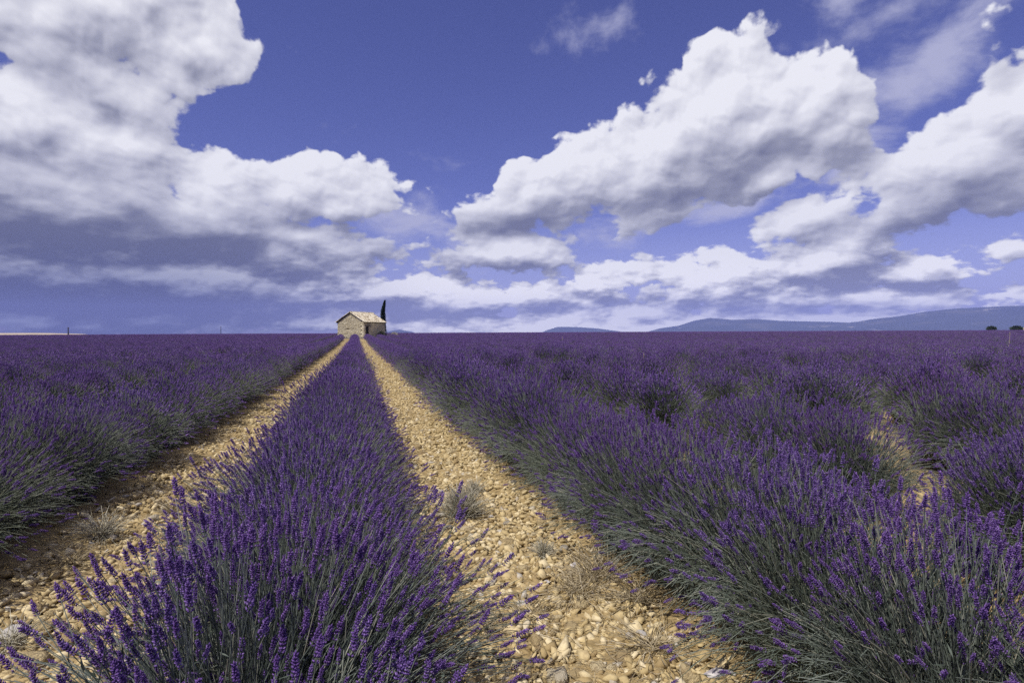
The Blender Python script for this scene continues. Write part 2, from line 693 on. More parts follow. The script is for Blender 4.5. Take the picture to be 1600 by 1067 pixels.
def m_cypress(N, b, out):
    c = N.ramp(island(N), [(0.0, (0.012, 0.024, 0.014)), (0.6, (0.028, 0.050, 0.026)), (1.0, (0.055, 0.085, 0.040))])
    N.link(c, b.inputs['Base Color'])


M = {
    'flower': material('lavender_flower', m_flower, 0.75, 0.15),
    'stem': material('lavender_stem', m_stem, 0.5, 0.45),
    'leaf': material('lavender_leaf', m_leaf, 0.7, 0.2),
    'soil': material('tan_stony_soil', m_soil, 0.95, 0.1),
    'stone': material('tan_limestone', m_stone, 0.9, 0.2),
    'grey_stone': material('grey_limestone', m_grey_stone, 0.85, 0.2),
    'white_stone': material('white_flint', m_white_stone, 0.6, 0.35),
    'gravel': material('limestone_gravel', m_gravel, 0.9, 0.15),
    'straw': material('dry_straw', m_straw, 0.8, 0.2),
    'grey_grass': material('bleached_grass', m_grey_grass, 0.8, 0.2),
    'wheat': material('ripe_wheat', m_wheat, 0.9, 0.1),
    'hill': material('wooded_hillside', m_hill, 0.95, 0.05),
    'mortar': material('lime_mortar', m_wall_mortar, 0.95, 0.1),
    'wall_stone': material('field_stone', m_wall_stone, 0.9, 0.15),
    'tile': material('weathered_canal_tile', m_tile, 0.85, 0.2),
    'dark_wood': material('dark_weathered_wood', m_flat(0.035, 0.030, 0.026, 0.5, 9), 0.8, 0.2),
    'grey_wood': material('grey_weathered_wood', m_flat(0.16, 0.145, 0.12, 0.4, 9), 0.85, 0.2),
    'iron': material('rusty_iron', m_flat(0.10, 0.055, 0.035, 0.4, 20), 0.7, 0.4),
    'bark': material('cypress_bark', m_flat(0.09, 0.065, 0.045, 0.4, 8), 0.9, 0.1),
    'cypress': material('cypress_foliage', m_cypress, 0.8, 0.15),
    'bush': material('scrub_foliage', m_flat(0.045, 0.065, 0.030, 0.5, 3), 0.85, 0.1),
    'plaster': material('pale_plaster', m_flat(0.68, 0.62, 0.53, 0.08, 2), 0.9, 0.1),
}

# ------------------------------------------------------------------ the lie of the land
PITCH_ROW = 1.80
ROW0 = -0.20


def row_x(k):
    """sideways position of a row; the left path is a little wider than the others"""
    return ROW0 + k * PITCH_ROW - (0.22 if k < 0 else 0.0) + (-0.14 + 0.08 * (k - 2) if k > 1 else 0.10 * (k + 1) if k < -1 else 0.0)


def gz(x, y):
    x, y = np.asarray(x, float), np.asarray(y, float)
    r = np.hypot(x, y)
    z = 0.42 * smoothstep(40, 110, r)                       # the field climbs gently to its crest
    z = z - 9.0 * smoothstep(420, 1200, r)                  # and falls away behind it
    k = (x - ROW0) / PITCH_ROW
    z = z + 0.035 * np.cos(2 * np.pi * k) * (r < 400)       # low ridge under every row
    z = z + (fbm(x * 0.8, y * 0.8, 3, 5) - 0.5) * 0.07 * (r < 120)
    return z


def ground():
    def axis(fine0, fine1, step, far, grow):
        a = list(np.arange(fine0, fine1 + 1e-6, step))
        d, p = step, fine1
        while p < far:
            d *= grow
            p += d
            a.append(p)
        d, p = step, fine0
        b = []
        while p > -far:
            d *= grow
            p -= d
            b.append(p)
        return np.array(b[::-1] + a)
    X = axis(-4.0, 3.0, 0.04, 15000, 1.07)
    Y = axis(0.0, 7.0, 0.04, 15000, 1.05)
    gx, gy = np.meshgrid(X, Y)
    z = gz(gx, gy)
    near = smoothstep(14, 5, np.hypot(gx, gy))
    z = z + near * ((fbm(gx * 5, gy * 5, 4, 11) - 0.5) * 0.05 + (vnoise(gx * 17, gy * 17, 23) - 0.5) * 0.018)
    n, m = gx.shape
    V = np.stack([gx, gy, z], -1).reshape(-1, 3)
    i = np.arange(n * m).reshape(n, m)
    F = np.stack([i[:-1, :-1], i[:-1, 1:], i[1:, 1:], i[1:, :-1]], -1).reshape(-1, 4)
    o = link('stony_ground', mesh('stony_ground', V, F, M['soil'], smooth=True))
    tag(o, 'bare tan stony soil of the field between the lavender rows', kind='structure')


ground()


# ------------------------------------------------------------------ distant hills
def hill(name, label, prof, dist, depth, seed, rough):
    """ridge whose skyline is written as bearings (photo x) and heights (photo px above the field)"""
    px = np.array([p[0] for p in prof], float)
    hh = np.array([p[1] for p in prof], float)
    n, m = 260, 34
    s = np.linspace(0, 1, n)
    xs = px[0] + (px[-1] - px[0]) * s
    h = np.interp(xs, px, hh)
    gxp = (xs - 800) / FPX
    az = R(YAW) + np.arctan(gxp)
    tt = np.linspace(0, 1, m)
    V = np.zeros((n, m, 3))
    for j, t in enumerate(tt):
        r = (dist + depth * t) / np.cos(np.arctan(gxp)) ** 0.0
        x, y = r * np.sin(az), r * np.cos(az)
        rise = np.sin(np.minimum(t / 0.62, 1) * np.pi / 2) ** 0.9 if t < 0.62 else np.cos((t - 0.62) / 0.38 * np.pi / 2)
        top = h / FPX * np.sqrt(1 + gxp ** 2) ** -1 * (dist + depth * 0.62)
        nz = (fbm(x / 420, y / 420, 5, seed) - 0.5) * rough * (dist + depth) * np.minimum(top / (top.max() + 1e-6) * 3, 1)
        V[:, j] = np.stack([x, y, -10 + (top + 10) * rise + nz * np.sin(np.pi * min(t / 0.62, 1)) ** 0.5], -1)
    i = np.arange(n * m).reshape(n, m)
    F = np.stack([i[:-1, :-1], i[1:, :-1], i[1:, 1:], i[:-1, 1:]], -1).reshape(-1, 4)
    o = link(name, mesh(name, V.reshape(-1, 3), F, M['hill'], smooth=True))
    tag(o, label, kind='structure')


hill('hill', 'long blue mountain slope rising behind the right end of the lavender field',
     [(1180, -4), (1230, 3), (1290, 9), (1340, 13), (1400, 22), (1450, 29), (1500, 34), (1560, 37), (1620, 38), (1720, 40), (1900, 28), (2050, -4)], 6500, 2200, 3, 0.006)
hill('hill', 'low blue hill with a small peak in front of the right mountain slope',
     [(1000, -4), (1030, 5), (1060, 9), (1085, 17), (1110, 21), (1145, 18), (1180, 19), (1220, 16), (1300, 14), (1380, 10), (1480, 4), (1540, -4)], 6800, 1700, 41, 0.004)
hill('hill', 'small faint blue hill with a sharp left shoulder on the horizon',
     [(838, -4), (855, 3), (872, 8), (900, 8), (935, 5), (965, 1), (990, -4)], 7200, 1200, 77, 0.003)
hill('hill', 'faintest low hill on the horizon just beyond the stone hut',
     [(596, -3), (610, 3), (624, 5), (640, 2), (660, -3)], 7300, 900, 99, 0.002)

# ------------------------------------------------------------------ haze: the summer air in front of those hills
hz = Acc()
hz.box((0, 0, 190), (17600, 17600, 402), m=0)
hm = bpy.data.materials.new('summer_haze')
hm.use_nodes = True
hm.node_tree.nodes.clear()
_N = NT(hm.node_tree)
_o = _N.new('ShaderNodeOutputMaterial')
_p = _N.new('ShaderNodeVolumePrincipled')
_p.inputs['Color'].default_value = (0.38, 0.45, 1.0, 1)
_p.inputs['Density'].default_value = 1.2e-4
_p.inputs['Anisotropy'].default_value = -0.15
hm.node_tree.links.new(_p.outputs[0], _o.inputs['Volume'])
HAZE = link('haze', hz.build('haze', hm))
tag(HAZE, 'blue summer haze over the plateau', kind='stuff')


# ------------------------------------------------------------------ lavender
def frames(T):
    """orthonormal frames with z along T (n,3)"""
    T = T / np.linalg.norm(T, axis=-1, keepdims=True)
    a = np.where(np.abs(T[..., 2:3]) > 0.9, np.array([1.0, 0, 0]), np.array([0, 0, 1.0]))
    u = np.cross(a, T)
    u /= np.linalg.norm(u, axis=-1, keepdims=True)
    v = np.cross(T, u)
    return np.stack([u, v, T], -1)


OCT_V = np.array([(1, 0, 0), (-1, 0, 0), (0, 1, 0), (0, -1, 0), (0, 0, 1), (0, 0, -1)], float)
OCT_F = np.array([(0, 2, 4), (2, 1, 4), (1, 3, 4), (3, 0, 4), (2, 0, 5), (1, 2, 5), (3, 1, 5), (0, 3, 5)])


def spike_template(detail, r):
    V, F, n = [], [], 0
    if detail == 3:
        hs = [-0.012, 0.0, 0.0075, 0.0145, 0.021, 0.027, 0.0325, 0.0375]
        cnt = [3, 6, 6, 6, 6, 5, 4, 3]
        for k, (h, c) in enumerate(zip(hs, cnt)):
            rad = 0.0054 * (1 - 0.38 * max(k - 1, 0) / 6)
            for j in range(c):
                a = 2 * np.pi * (j + 0.5 * (k % 2)) / c + r.uniform(-0.25, 0.25)
                d = np.array([math.cos(a), math.sin(a), 0.75 + r.uniform(-.2, .3)])
                fr = frames(d[None])[0]
                s = r.uniform(0.8, 1.25)
                P = (OCT_V * np.array([0.0024, 0.0024, 0.0052]) * s) @ fr.T
                V.append(P + np.array([math.cos(a) * rad, math.sin(a) * rad, h + r.uniform(-.0015, .0015)]))
                F.append(OCT_F + n)
                n += 6
        top = OCT_V * np.array([0.0028, 0.0028, 0.006]) + np.array([0, 0, 0.042])
        V.append(top)
        F.append(OCT_F + n)
    elif detail == 2:
        for k, h in enumerate((-0.010, 0.002, 0.011, 0.020, 0.029, 0.037)):
            rr = (0.0055, 0.0088, 0.0086, 0.0078, 0.0066, 0.0046)[k]
            ang = r.uniform(0, 3)
            c, s = math.cos(ang), math.sin(ang)
            P = OCT_V * np.array([rr, rr, 0.0068]) * r.uniform(0.85, 1.15, (6, 1))
            P = P @ np.array([[c, -s, 0], [s, c, 0], [0, 0, 1]]).T
            V.append(P + np.array([r.uniform(-.002, .002), r.uniform(-.002, .002), h]))
            F.append(OCT_F + n)
            n += 6
    else:
        for h, rr, l in ((0.004, 0.0105, 0.018), (0.026, 0.0085, 0.02)):
            V.append(OCT_V * np.array([rr, rr, l]) + np.array([0, 0, h]))
            F.append(OCT_F + n)
            n += 6
    return np.concatenate(V), np.concatenate(F)


SPK = {3: [spike_template(3, np.random.default_rng(k)) for k in range(3)],
       2: [spike_template(2, np.random.default_rng(k)) for k in range(4)],
       1: [spike_template(1, np.random.default_rng(9))]}


def bush_data(seed, nst, bare_f=0.60, wide=0.58):
    """stems of one plant: points (n,4,3), tip direction, spike scale.  A fountain that spreads
    sideways into the paths (x) more than along the row (y)"""
    r = np.random.default_rng(seed)
    n = nst
    # flowering stems cover the dome, thinner towards its foot; leafy barren shoots stay lower
    nf = int(n * 0.70)
    u = np.concatenate([(np.arange(nf) + r.uniform(0, 1, nf)) / nf, r.uniform(0, 0.86, n - nf) ** 0.8])
    cz = 1 - np.where(np.arange(n) < nf, u ** 1.15 * 0.84, u * 0.90)
    th = np.arccos(cz)
    ph = np.arange(n) * 2.399963 + r.normal(0, 0.25, n)
    dx, dy = np.sin(th) * np.cos(ph), np.sin(th) * np.sin(ph)
    ax = wide * r.uniform(0.92, 1.08)
    ay = 0.50 * r.uniform(0.92, 1.08)
    hz_ = 0.62 * r.uniform(0.94, 1.06)
    lump = 1 + 0.13 * np.sin(ph * 3 + r.uniform(0, 6)) * np.sin(th) + 0.08 * np.sin(ph * 5 + th * 4 + r.uniform(0, 6))
    L = lump * r.uniform(0.90, 1.06, n) * np.where(r.random(n) < 0.24, r.uniform(0.68, 0.92, n), 1)
    L[nf:] = (lump * r.uniform(0.58, 0.92, n))[nf:]
    tip = np.stack([dx * ax * L, dy * ay * L, 0.06 + cz * hz_ * L], -1)
    tip[:, 2] = np.maximum(tip[:, 2], 0.10 + 0.08 * r.random(n))
    base = np.stack([dx * 0.13 + r.normal(0, .035, n), dy * 0.19 + r.normal(0, .06, n), np.full(n, 0.03)], -1)
    # the stems leave the crown steeply and lean out further up
    mid1 = base + (tip - base) * 0.36 + np.array([0, 0, 1]) * (0.06 + 0.05 * np.sin(th))[:, None]
    mid2 = base + (tip - base) * 0.70 + np.array([0, 0, 1]) * (0.035 + 0.05 * np.sin(th))[:, None]
    P = np.stack([base, mid1, mid2, tip], 1)
    P[:, 1:] += r.normal(0, 0.012, P[:, 1:].shape)
    d = P[:, 3] - P[:, 2]
    d = d / np.linalg.norm(d, axis=1, keepdims=True)
    d = d + np.array([0, 0, 0.25]) + r.normal(0, 0.10, d.shape)   # spikes turn up a little
    d /= np.linalg.norm(d, axis=1, keepdims=True)
    sc = r.uniform(0.48, 0.86, n)
    sc[nf:] = 0                                                   # barren
    bare = r.random(n) < np.minimum(0.12 + bare_f * smoothstep(0.40, 1.10, th), 0.92)        # the flanks show mostly stems
    sc[bare] = 0
    return r, P, d, sc


def stems_into(acc, P, rad, sides, m):
    n, k, _ = P.shape
    T = np.gradient(P, axis=1)
    Fm = frames(T.reshape(-1, 3)).reshape(n, k, 3, 3)
    a = 2 * np.pi * np.arange(sides) / sides
    rr = rad * np.linspace(1.25, 0.7, k)
    ring = (Fm[:, :, None, :, 0] * np.cos(a)[None, None, :, None] + Fm[:, :, None, :, 1] * np.sin(a)[None, None, :, None]) * rr[None, :, None, None]
    V = P[:, :, None, :] + ring
    idx = np.arange(n * k * sides).reshape(n, k, sides)
    nx = np.roll(idx, -1, axis=2)
    if sides == 2:
        F = np.stack([idx[:, :-1, 0], idx[:, :-1, 1], idx[:, 1:, 1], idx[:, 1:, 0]], -1).reshape(-1, 4)
    else:
        F = np.stack([idx[:, :-1], nx[:, :-1], nx[:, 1:], idx[:, 1:]], -1).reshape(-1, 4)
    acc.add(V.reshape(-1, 3), F, m)


def spikes_into(acc, tips, dirs, sc, detail, m, r, grow=1.0):
    tmp = SPK[detail]
    which = r.integers(0, len(tmp), len(tips))
    Fr = frames(dirs)
    for w, (tv, tf) in enumerate(tmp):
        s = np.where(which == w)[0]
        if not len(s):
            continue
        ang = r.uniform(0, 6.28, len(s))
        ca, sa = np.cos(ang), np.sin(ang)
        tvx = tv[None, :, 0] * ca[:, None] - tv[None, :, 1] * sa[:, None]
        tvy = tv[None, :, 0] * sa[:, None] + tv[None, :, 1] * ca[:, None]
        tvr = np.stack([tvx * grow, tvy * grow, np.broadcast_to(tv[None, :, 2] * (0.5 + 0.5 * grow), tvx.shape)], -1) * sc[s][:, None, None]
        V = np.einsum('nij,nvj->nvi', Fr[s], tvr) + tips[s][:, None, :]
        F = tf[None] + (np.arange(len(s)) * len(tv))[:, None, None]
        acc.add(V.reshape(-1, 3), F.reshape(-1, 3), m)


def leaves_into(acc, P, per, r, m, length=0.045, width=0.0024):
    """narrow grey-green leaves along the lower two thirds of the stems"""
    n = len(P)
    i = r.integers(0, n, n * per)
    t = r.uniform(0.05, 0.78, len(i)) * 3
    k = np.clip(t.astype(int), 0, 2)
    f = (t - k)[:, None]
    p = P[i, k] * (1 - f) + P[i, k + 1] * f
    d = P[i, k + 1] - P[i, k]
    d /= np.linalg.norm(d, axis=1, keepdims=True)
    d = d + r.normal(0, 0.45, d.shape)
    d /= np.linalg.norm(d, axis=1, keepdims=True)
    Fr = frames(d)
    L = length * r.uniform(0.6, 1.3, len(i))[:, None]
    w = width * r.uniform(0.7, 1.3, len(i))[:, None]
    V = np.stack([p, p + d * L * 0.5 + Fr[:, :, 0] * w, p + d * L, p + d * L * 0.5 - Fr[:, :, 0] * w], 1)
    F = np.arange(len(i) * 4).reshape(-1, 4)
    acc.add(V.reshape(-1, 3), F, m)


def clump_meshes(seed, nst, detail, leaves, srad, name, split=True, sides=3, grow=1.0, lw=0.0024, keep=None, bare_f=0.66, wide=0.58):
    r, P, d, sc = bush_data(seed, nst, bare_f, wide)
    a = Acc()
    stems_into(a, P, srad, sides, 0)
    if leaves:
        leaves_into(a, P, leaves, r, 1, width=lw, length=0.045 * (1 + (lw - .0024) * 60))
    b = Acc() if split else a
    sel = (sc > 0) if keep is None else (keep & (sc > 0))
    spikes_into(b, P[sel, 3], d[sel], sc[sel], detail, 0 if split else 2, r, grow)
    if split:
        return a.build(name, [M['stem'], M['leaf']]), b.build('flower_spike', [M['flower']]), (P, d, sc)
    return a.build(name, [M['stem'], M['leaf'], M['flower']])


NEAR = [clump_meshes(100 + k, 1800, 3, 2, 0.0013, 'lavender_bush') for k in range(3)]
NEAR_C = [clump_meshes(150 + k, 1800, 3, 2, 0.0013, 'lavender_bush', bare_f=0.38, wide=0.60) for k in range(2)]
MID = [clump_meshes(200 + k, 1450, 2, 1, 0.0016, 'lavender_bush', grow=1.3, lw=0.0045) for k in range(4)]
MID_M = [clump_meshes(270 + k, 1450, 2, 1, 0.0016, 'lavender_bush', grow=1.3, lw=0.0045, bare_f=0.80, wide=0.58) for k in range(3)]
MID_C = [clump_meshes(250 + k, 1450, 2, 1, 0.0016, 'lavender_bush', grow=1.3, lw=0.0045, bare_f=0.38, wide=0.58) for k in range(2)]
FAR = [clump_meshes(300 + k, 800, 1, 1, 0.0028, 'lavender_bush', split=False, sides=2, grow=1.45, lw=0.008, bare_f=(0.56, 0.72, 0.88)[k], wide=0.56) for k in range(3)]

# plants: one about every 0.68 m along every row
plants = []                     # x, y, row, scale, rot
prng = np.random.default_rng(11)
for row in range(-130, 400):
    x0 = row_x(row)
    # how far along this row can be seen
    y_lo, y_hi = -2.0, 330.0
    if abs(x0) > 330:
        continue
    step = 0.44
    ys = np.arange(y_lo + prng.uniform(0, .6), y_hi, step)
    ys = ys + prng.normal(0, 0.07, len(ys))
    xs = x0 + prng.normal(0, 0.045, len(ys)) + 0.10 * (fbm(ys * 0.12, np.full(len(ys), row * 3.1), 2, 3) - 0.5)
    if not -2 < row < 2:                               # the other rows stand as separate mounds
        ys = ys[::4].repeat(4)[:len(ys)] + prng.normal(0, 0.50, len(ys[::4].repeat(4)[:len(ys)]))
        xs = x0 + prng.normal(0, 0.06, len(ys))
    sc = prng.uniform(0.92, 1.08, len(ys)) * (0.91 + 0.18 * fbm(ys * 0.35, np.full(len(ys), row * 7.7), 2, 8))
    rot = np.where(prng.random(len(ys)) < 0.5, 0, math.pi) + prng.normal(0, 0.22, len(ys))
    rr = np.hypot(xs, ys)
    az = np.degrees(np.arctan2(xs, ys)) - YAW
    keep = (rr < 330) & (((np.abs(az) < 47) & (ys > -2)) | (rr < 9))
    if row in (-1, 0, 1, 2):
        keep &= ys < (88 if row != 2 else 92)             # the rows beside the hut end short of it
    keep &= ~((np.abs(xs - 1.5) < 5.5) & (ys > 88) & (ys < 108))
    keep &= ~((az < -34.5) & (rr > 255))               # ripe wheat takes over at the far left
    for q in np.where(keep)[0]:
        plants.append((xs[q], ys[q], row, sc[q], rot[q]))
plants = np.array(plants)
pz = gz(plants[:, 0], plants[:, 1])
ctr = np.stack([plants[:, 0], plants[:, 1], pz + 0.35], -1)
ppx, ppy, pdep = project(ctr)
prad = 0.75 * FPX / np.maximum(pdep, 0.3)
inview = (pdep > 0.15) & (ppx + prad * 0.8 > 0) & (ppx - prad * 0.8 < 1600) & (ppy - prad * 0.8 < 1067)
pdist = np.hypot(plants[:, 0], plants[:, 1])
order = np.argsort(np.where(inview, pdist, 1e9))
single = order[:296]
single_set = set(single.tolist())

ROW_NAME = {
    -3: 'third row left of the left stony path', -2: 'second row left of the left stony path', -1: 'dense row along the left stony path',
    0: 'central row between the two stony paths', 1: 'long row along the right stony path', 2: 'second row right of the right stony path',
    3: 'third row right of the right stony path', 4: 'fourth row right of the right stony path', 5: 'fifth row right of the right stony path',
}


def row_name(row):
    if row in ROW_NAME:
        return ROW_NAME[row]
    return 'far left rows of the field' if row < 0 else 'rows towards the far right of the field'


SPECIAL = {}     # index into plants -> its own label


def nearest_plant(x, y, row):
    c = [i for i in single if int(plants[i, 2]) == row and i not in SPECIAL]
    return min(c, key=lambda i: math.hypot(plants[i, 0] - x, plants[i, 1] - y))


for (x, y, row, lab) in [
    (-0.2, 0.9, 0, 'lavender bush nearest the camera, at the bottom edge of the central row'),
    (-0.2, 1.5, 0, 'central-row bush just behind the nearest one, dense violet spikes'),
    (-0.2, 2.42, 0, 'central-row bush level with the straw tuft under the hanging spikes'),
    (-0.2, 3.95, 0, 'central-row bush right beside the bushy bleached grey grass tuft'),
    (1.6, 0.9, 1, 'big lavender bush filling the bottom right corner'),
    (1.6, 1.4, 1, 'right-row bush just behind the corner one, soil glinting behind its spikes'),
    (1.6, 1.9, 1, 'right-row bush beside the white shard of stone'),
    (1.6, 2.8, 1, 'right-row bush with spikes hanging over the sprawling straw tuft'),
    (-2.2, 3.1, -1, 'left-edge lavender bush shading the left stony path'),
    (-2.2, 4.2, -1, 'left-row bush beside the straggling grey tuft on the left path'),
    (3.3, 2.9, 2, 'second-row bush cut by the right edge, behind the nearest right-hand row'),
    (3.3, 3.9, 2, 'second-row bush next to the one cut by the right edge'),
]:
    SPECIAL[nearest_plant(x, y, row)] = lab


def place_bush(i):
    x, y, row, s, rot = plants[i]
    row = int(row)
    d = pdist[i]
    if d < 6.5:
        st, fl, _ = NEAR_C[i % 2] if row == 0 else NEAR[i % 3]
    else:
        st, fl, _ = MID_C[i % 2] if row == 0 else MID[i % 4] if row in (1, -1) else MID_M[i % 3]
    o = link('lavender_bush', st)
    o.location = (x, y, gz(x, y) - 0.02)
    o.rotation_euler = (0, 0, rot)
    o.scale = (s * prng.uniform(.95, 1.05), s * prng.uniform(.95, 1.1), s * prng.uniform(.95, 1.12) * (1.10 if row >= 1 else 1.0))
    lab = SPECIAL.get(i)
    grp = 'lavender bushes in the ' + row_name(row)
    tag(o, lab or ('grey-green lavender bush with violet spikes in the ' + row_name(row)), 'lavender bush', grp)
    return o, st, fl, d


SPIKE_ME = []
for k in range(3):
    a = Acc()
    a.add(SPK[3][k][0], SPK[3][k][1], 0)
    SPIKE_ME.append(a.build('flower_spike', [M['flower']]))

picked = 0
for rank, i in enumerate(single):
    i = int(i)
    o, st, fl, d = place_bush(i)
    if i in SPECIAL and d < 4.6:
        # the nearest plants: the spikes that show largest are single parts
        seed = 900 + rank
        shape = (0.38, 0.60) if int(plants[i, 2]) == 0 else (0.60, 0.58)
        r, P, dd, sc = bush_data(seed, 1800, *shape)
        mat = np.array(Matrix.Translation(o.location) @ Euler(o.rotation_euler).to_matrix().to_4x4() @ Matrix.Diagonal(o.scale[:] + (1,)))
        W = P[:, 3] @ mat[:3, :3].T + mat[:3, 3]
        qx, qy, qd = project(W)
        vis = (sc > 0) & (qx > 5) & (qx < 1595) & (qy > 0) & (qy < 1060) & (qd > 0.2)
        cand = np.where(vis)[0]
        cand = cand[np.argsort(qd[cand])][:110]
        keep = np.ones(len(P), bool)
        keep[cand] = False
        st2, fl2, _ = clump_meshes(seed, 1800, 3, 2, 0.0013, 'lavender_bush', keep=keep, bare_f=shape[0], wide=shape[1])
        o.data = st2
        tag(link('flower_spike', fl2, o), kind='stuff')
        for c in cand:
            f = link('flower_spike', SPIKE_ME[int(c) % 3], o)
            q = Matrix(frames(dd[c][None])[0].tolist()).to_quaternion()
            f.rotation_mode = 'QUATERNION'
            f.rotation_quaternion = q
            f.location = P[c, 3]
            f.scale = (sc[c],) * 3
        picked += len(cand)
    else:
        f = link('flower_spike', fl, o)
        tag(f, kind='stuff')


# the rest of the field: one object past counting
def lavender_field():
    idx = np.array([i for i in range(len(plants)) if i not in single_set])
    far_src = bpy.data.collections.new('lavender_sources')      # meshes only, never shown by themselves
    srcs = []
    for k, me in enumerate(FAR):
        so_ = bpy.data.objects.new('far_bush_source', me)
        far_src.objects.link(so_)
        srcs.append(so_)
    pn = fbm(plants[idx, 0] * 0.16, plants[idx, 1] * 0.16, 3, 61) + prng.normal(0, 0.10, len(idx))
    patch = np.digitize(pn, [0.46, 0.62])                       # greener and bluer patches of the field
    pts = np.stack([plants[idx, 0], plants[idx, 1], gz(plants[idx, 0], plants[idx, 1]) - 0.02], -1)
    me = bpy.data.meshes.new('lavender_field')
    me.vertices.add(len(pts))
    me.vertices.foreach_set('co', pts.astype(np.float32).ravel())
    for nm, typ, vals in (('pscale', 'FLOAT', plants[idx, 3]), ('prot', 'FLOAT', plants[idx, 4]), ('pick', 'INT', patch)):
        at = me.attributes.new(nm, typ, 'POINT')
        at.data.foreach_set('value', np.asarray(vals, np.int32 if typ == 'INT' else np.float32))
    me.update()
    o = link('lavender_field', me)
    tag(o, 'rows of violet lavender running on to the horizon behind the nearest bushes', kind='stuff')
    g = bpy.data.node_groups.new('lavender_rows', 'GeometryNodeTree')
    g.interface.new_socket('Geometry', in_out='INPUT', socket_type='NodeSocketGeometry')
    g.interface.new_socket('Geometry', in_out='OUTPUT', socket_type='NodeSocketGeometry')
    n = g.nodes
    gi, go = n.new('NodeGroupInput'), n.new('NodeGroupOutput')
    inst = n.new('GeometryNodeInstanceOnPoints')
    ci = n.new('GeometryNodeCollectionInfo')
    ci.inputs['Collection'].default_value = far_src
    ci.inputs['Separate Children'].default_value = True
    ci.inputs['Reset Children'].default_value = True
    inst.inputs['Pick Instance'].default_value = True

    def attr(nm, typ):
        a = n.new('GeometryNodeInputNamedAttribute')
        a.data_type = typ
        a.inputs['Name'].default_value = nm
        return a.outputs['Attribute']
    cx = n.new('ShaderNodeCombineXYZ')
    L = g.links.new
    L(gi.outputs[0], inst.inputs['Points'])
    L(ci.outputs[0], inst.inputs['Instance'])
    L(attr('pick', 'INT'), inst.inputs['Instance Index'])
    L(attr('prot', 'FLOAT'), cx.inputs[2])
    e2r = n.new('FunctionNodeEulerToRotation')
    L(cx.outputs[0], e2r.inputs[0])
    L(e2r.outputs[0], inst.inputs['Rotation'])
    L(attr('pscale', 'FLOAT'), inst.inputs['Scale'])
    L(inst.outputs[0], go.inputs[0])
    md = o.modifiers.new('rows', 'NODES')
    md.node_group = g
    print('field plants', len(pts), 'single', len(single), 'spikes', picked)


lavender_field()


# ------------------------------------------------------------------ stones and gravel on the two paths
def rock_mesh(seed, flat=0.6, mats=None):
    r = np.random.default_rng(seed)
    import bmesh
    bm = bmesh.new()
    bmesh.ops.create_icosphere(bm, subdivisions=2, radius=1)
    # a few planar cuts make it an angular field stone
    V = np.array([v.co[:] for v in bm.verts])
    for _ in range(10):
        nrm = r.normal(0, 1, 3)
        nrm /= np.linalg.norm(nrm)
        h = r.uniform(0.45, 0.78)
        dd = V @ nrm
        V = V - np.maximum(dd - h, 0)[:, None] * nrm * 0.92
    V *= 1 + r.normal(0, 0.03, (len(V), 1))
    V *= np.array([1.0, r.uniform(0.6, 0.95), flat * r.uniform(0.75, 1.2)])
    F = np.array([[v.index for v in f.verts] for f in bm.faces])
    bm.free()
    return mesh('stone', V, F, mats or M['stone'])


def low_rock(seed):
    r = np.random.default_rng(seed)
    t = (1 + 5 ** .5) / 2
    V = np.array([(-1, t, 0), (1, t, 0), (-1, -t, 0), (1, -t, 0), (0, -1, t), (0, 1, t), (0, -1, -t), (0, 1, -t), (t, 0, -1), (t, 0, 1), (-t, 0, -1), (-t, 0, 1)], float)
    V /= np.linalg.norm(V[0])
    V *= r.uniform(0.55, 1.35, (12, 1))
    for _ in range(4):                                   # broken faces
        nrm = r.normal(0, 1, 3)
        nrm /= np.linalg.norm(nrm)
        V = V - np.maximum(V @ nrm - r.uniform(0.35, 0.7), 0)[:, None] * nrm
    V *= np.array([1, r.uniform(.5, .95), r.uniform(.40, .75)])
    F = np.array([(0, 11, 5), (0, 5, 1), (0, 1, 7), (0, 7, 10), (0, 10, 11), (1, 5, 9), (5, 11, 4), (11, 10, 2), (10, 7, 6), (7, 1, 8), (3, 9, 4), (3, 4, 2), (3, 2, 6), (3, 6, 8), (3, 8, 9), (4, 9, 5), (2, 4, 11), (6, 2, 10), (8, 6, 7), (9, 8, 1)])
    return V, F


ROCKS = [rock_mesh(500 + k) for k in range(9)]
GREY = [rock_mesh(540 + k, 0.55, M['grey_stone']) for k in range(2)]
WHITE = rock_mesh(561, 0.42, M['white_stone'])


def to_ground(px, py):
    d = view_dir(px, py)
    t = EYE / -d[2]
    for _ in range(4):
        z = float(gz(d[0] * t, d[1] * t))
        t = (EYE - z) / -d[2]
    return d[0] * t, d[1] * t, math.sqrt(t * t)


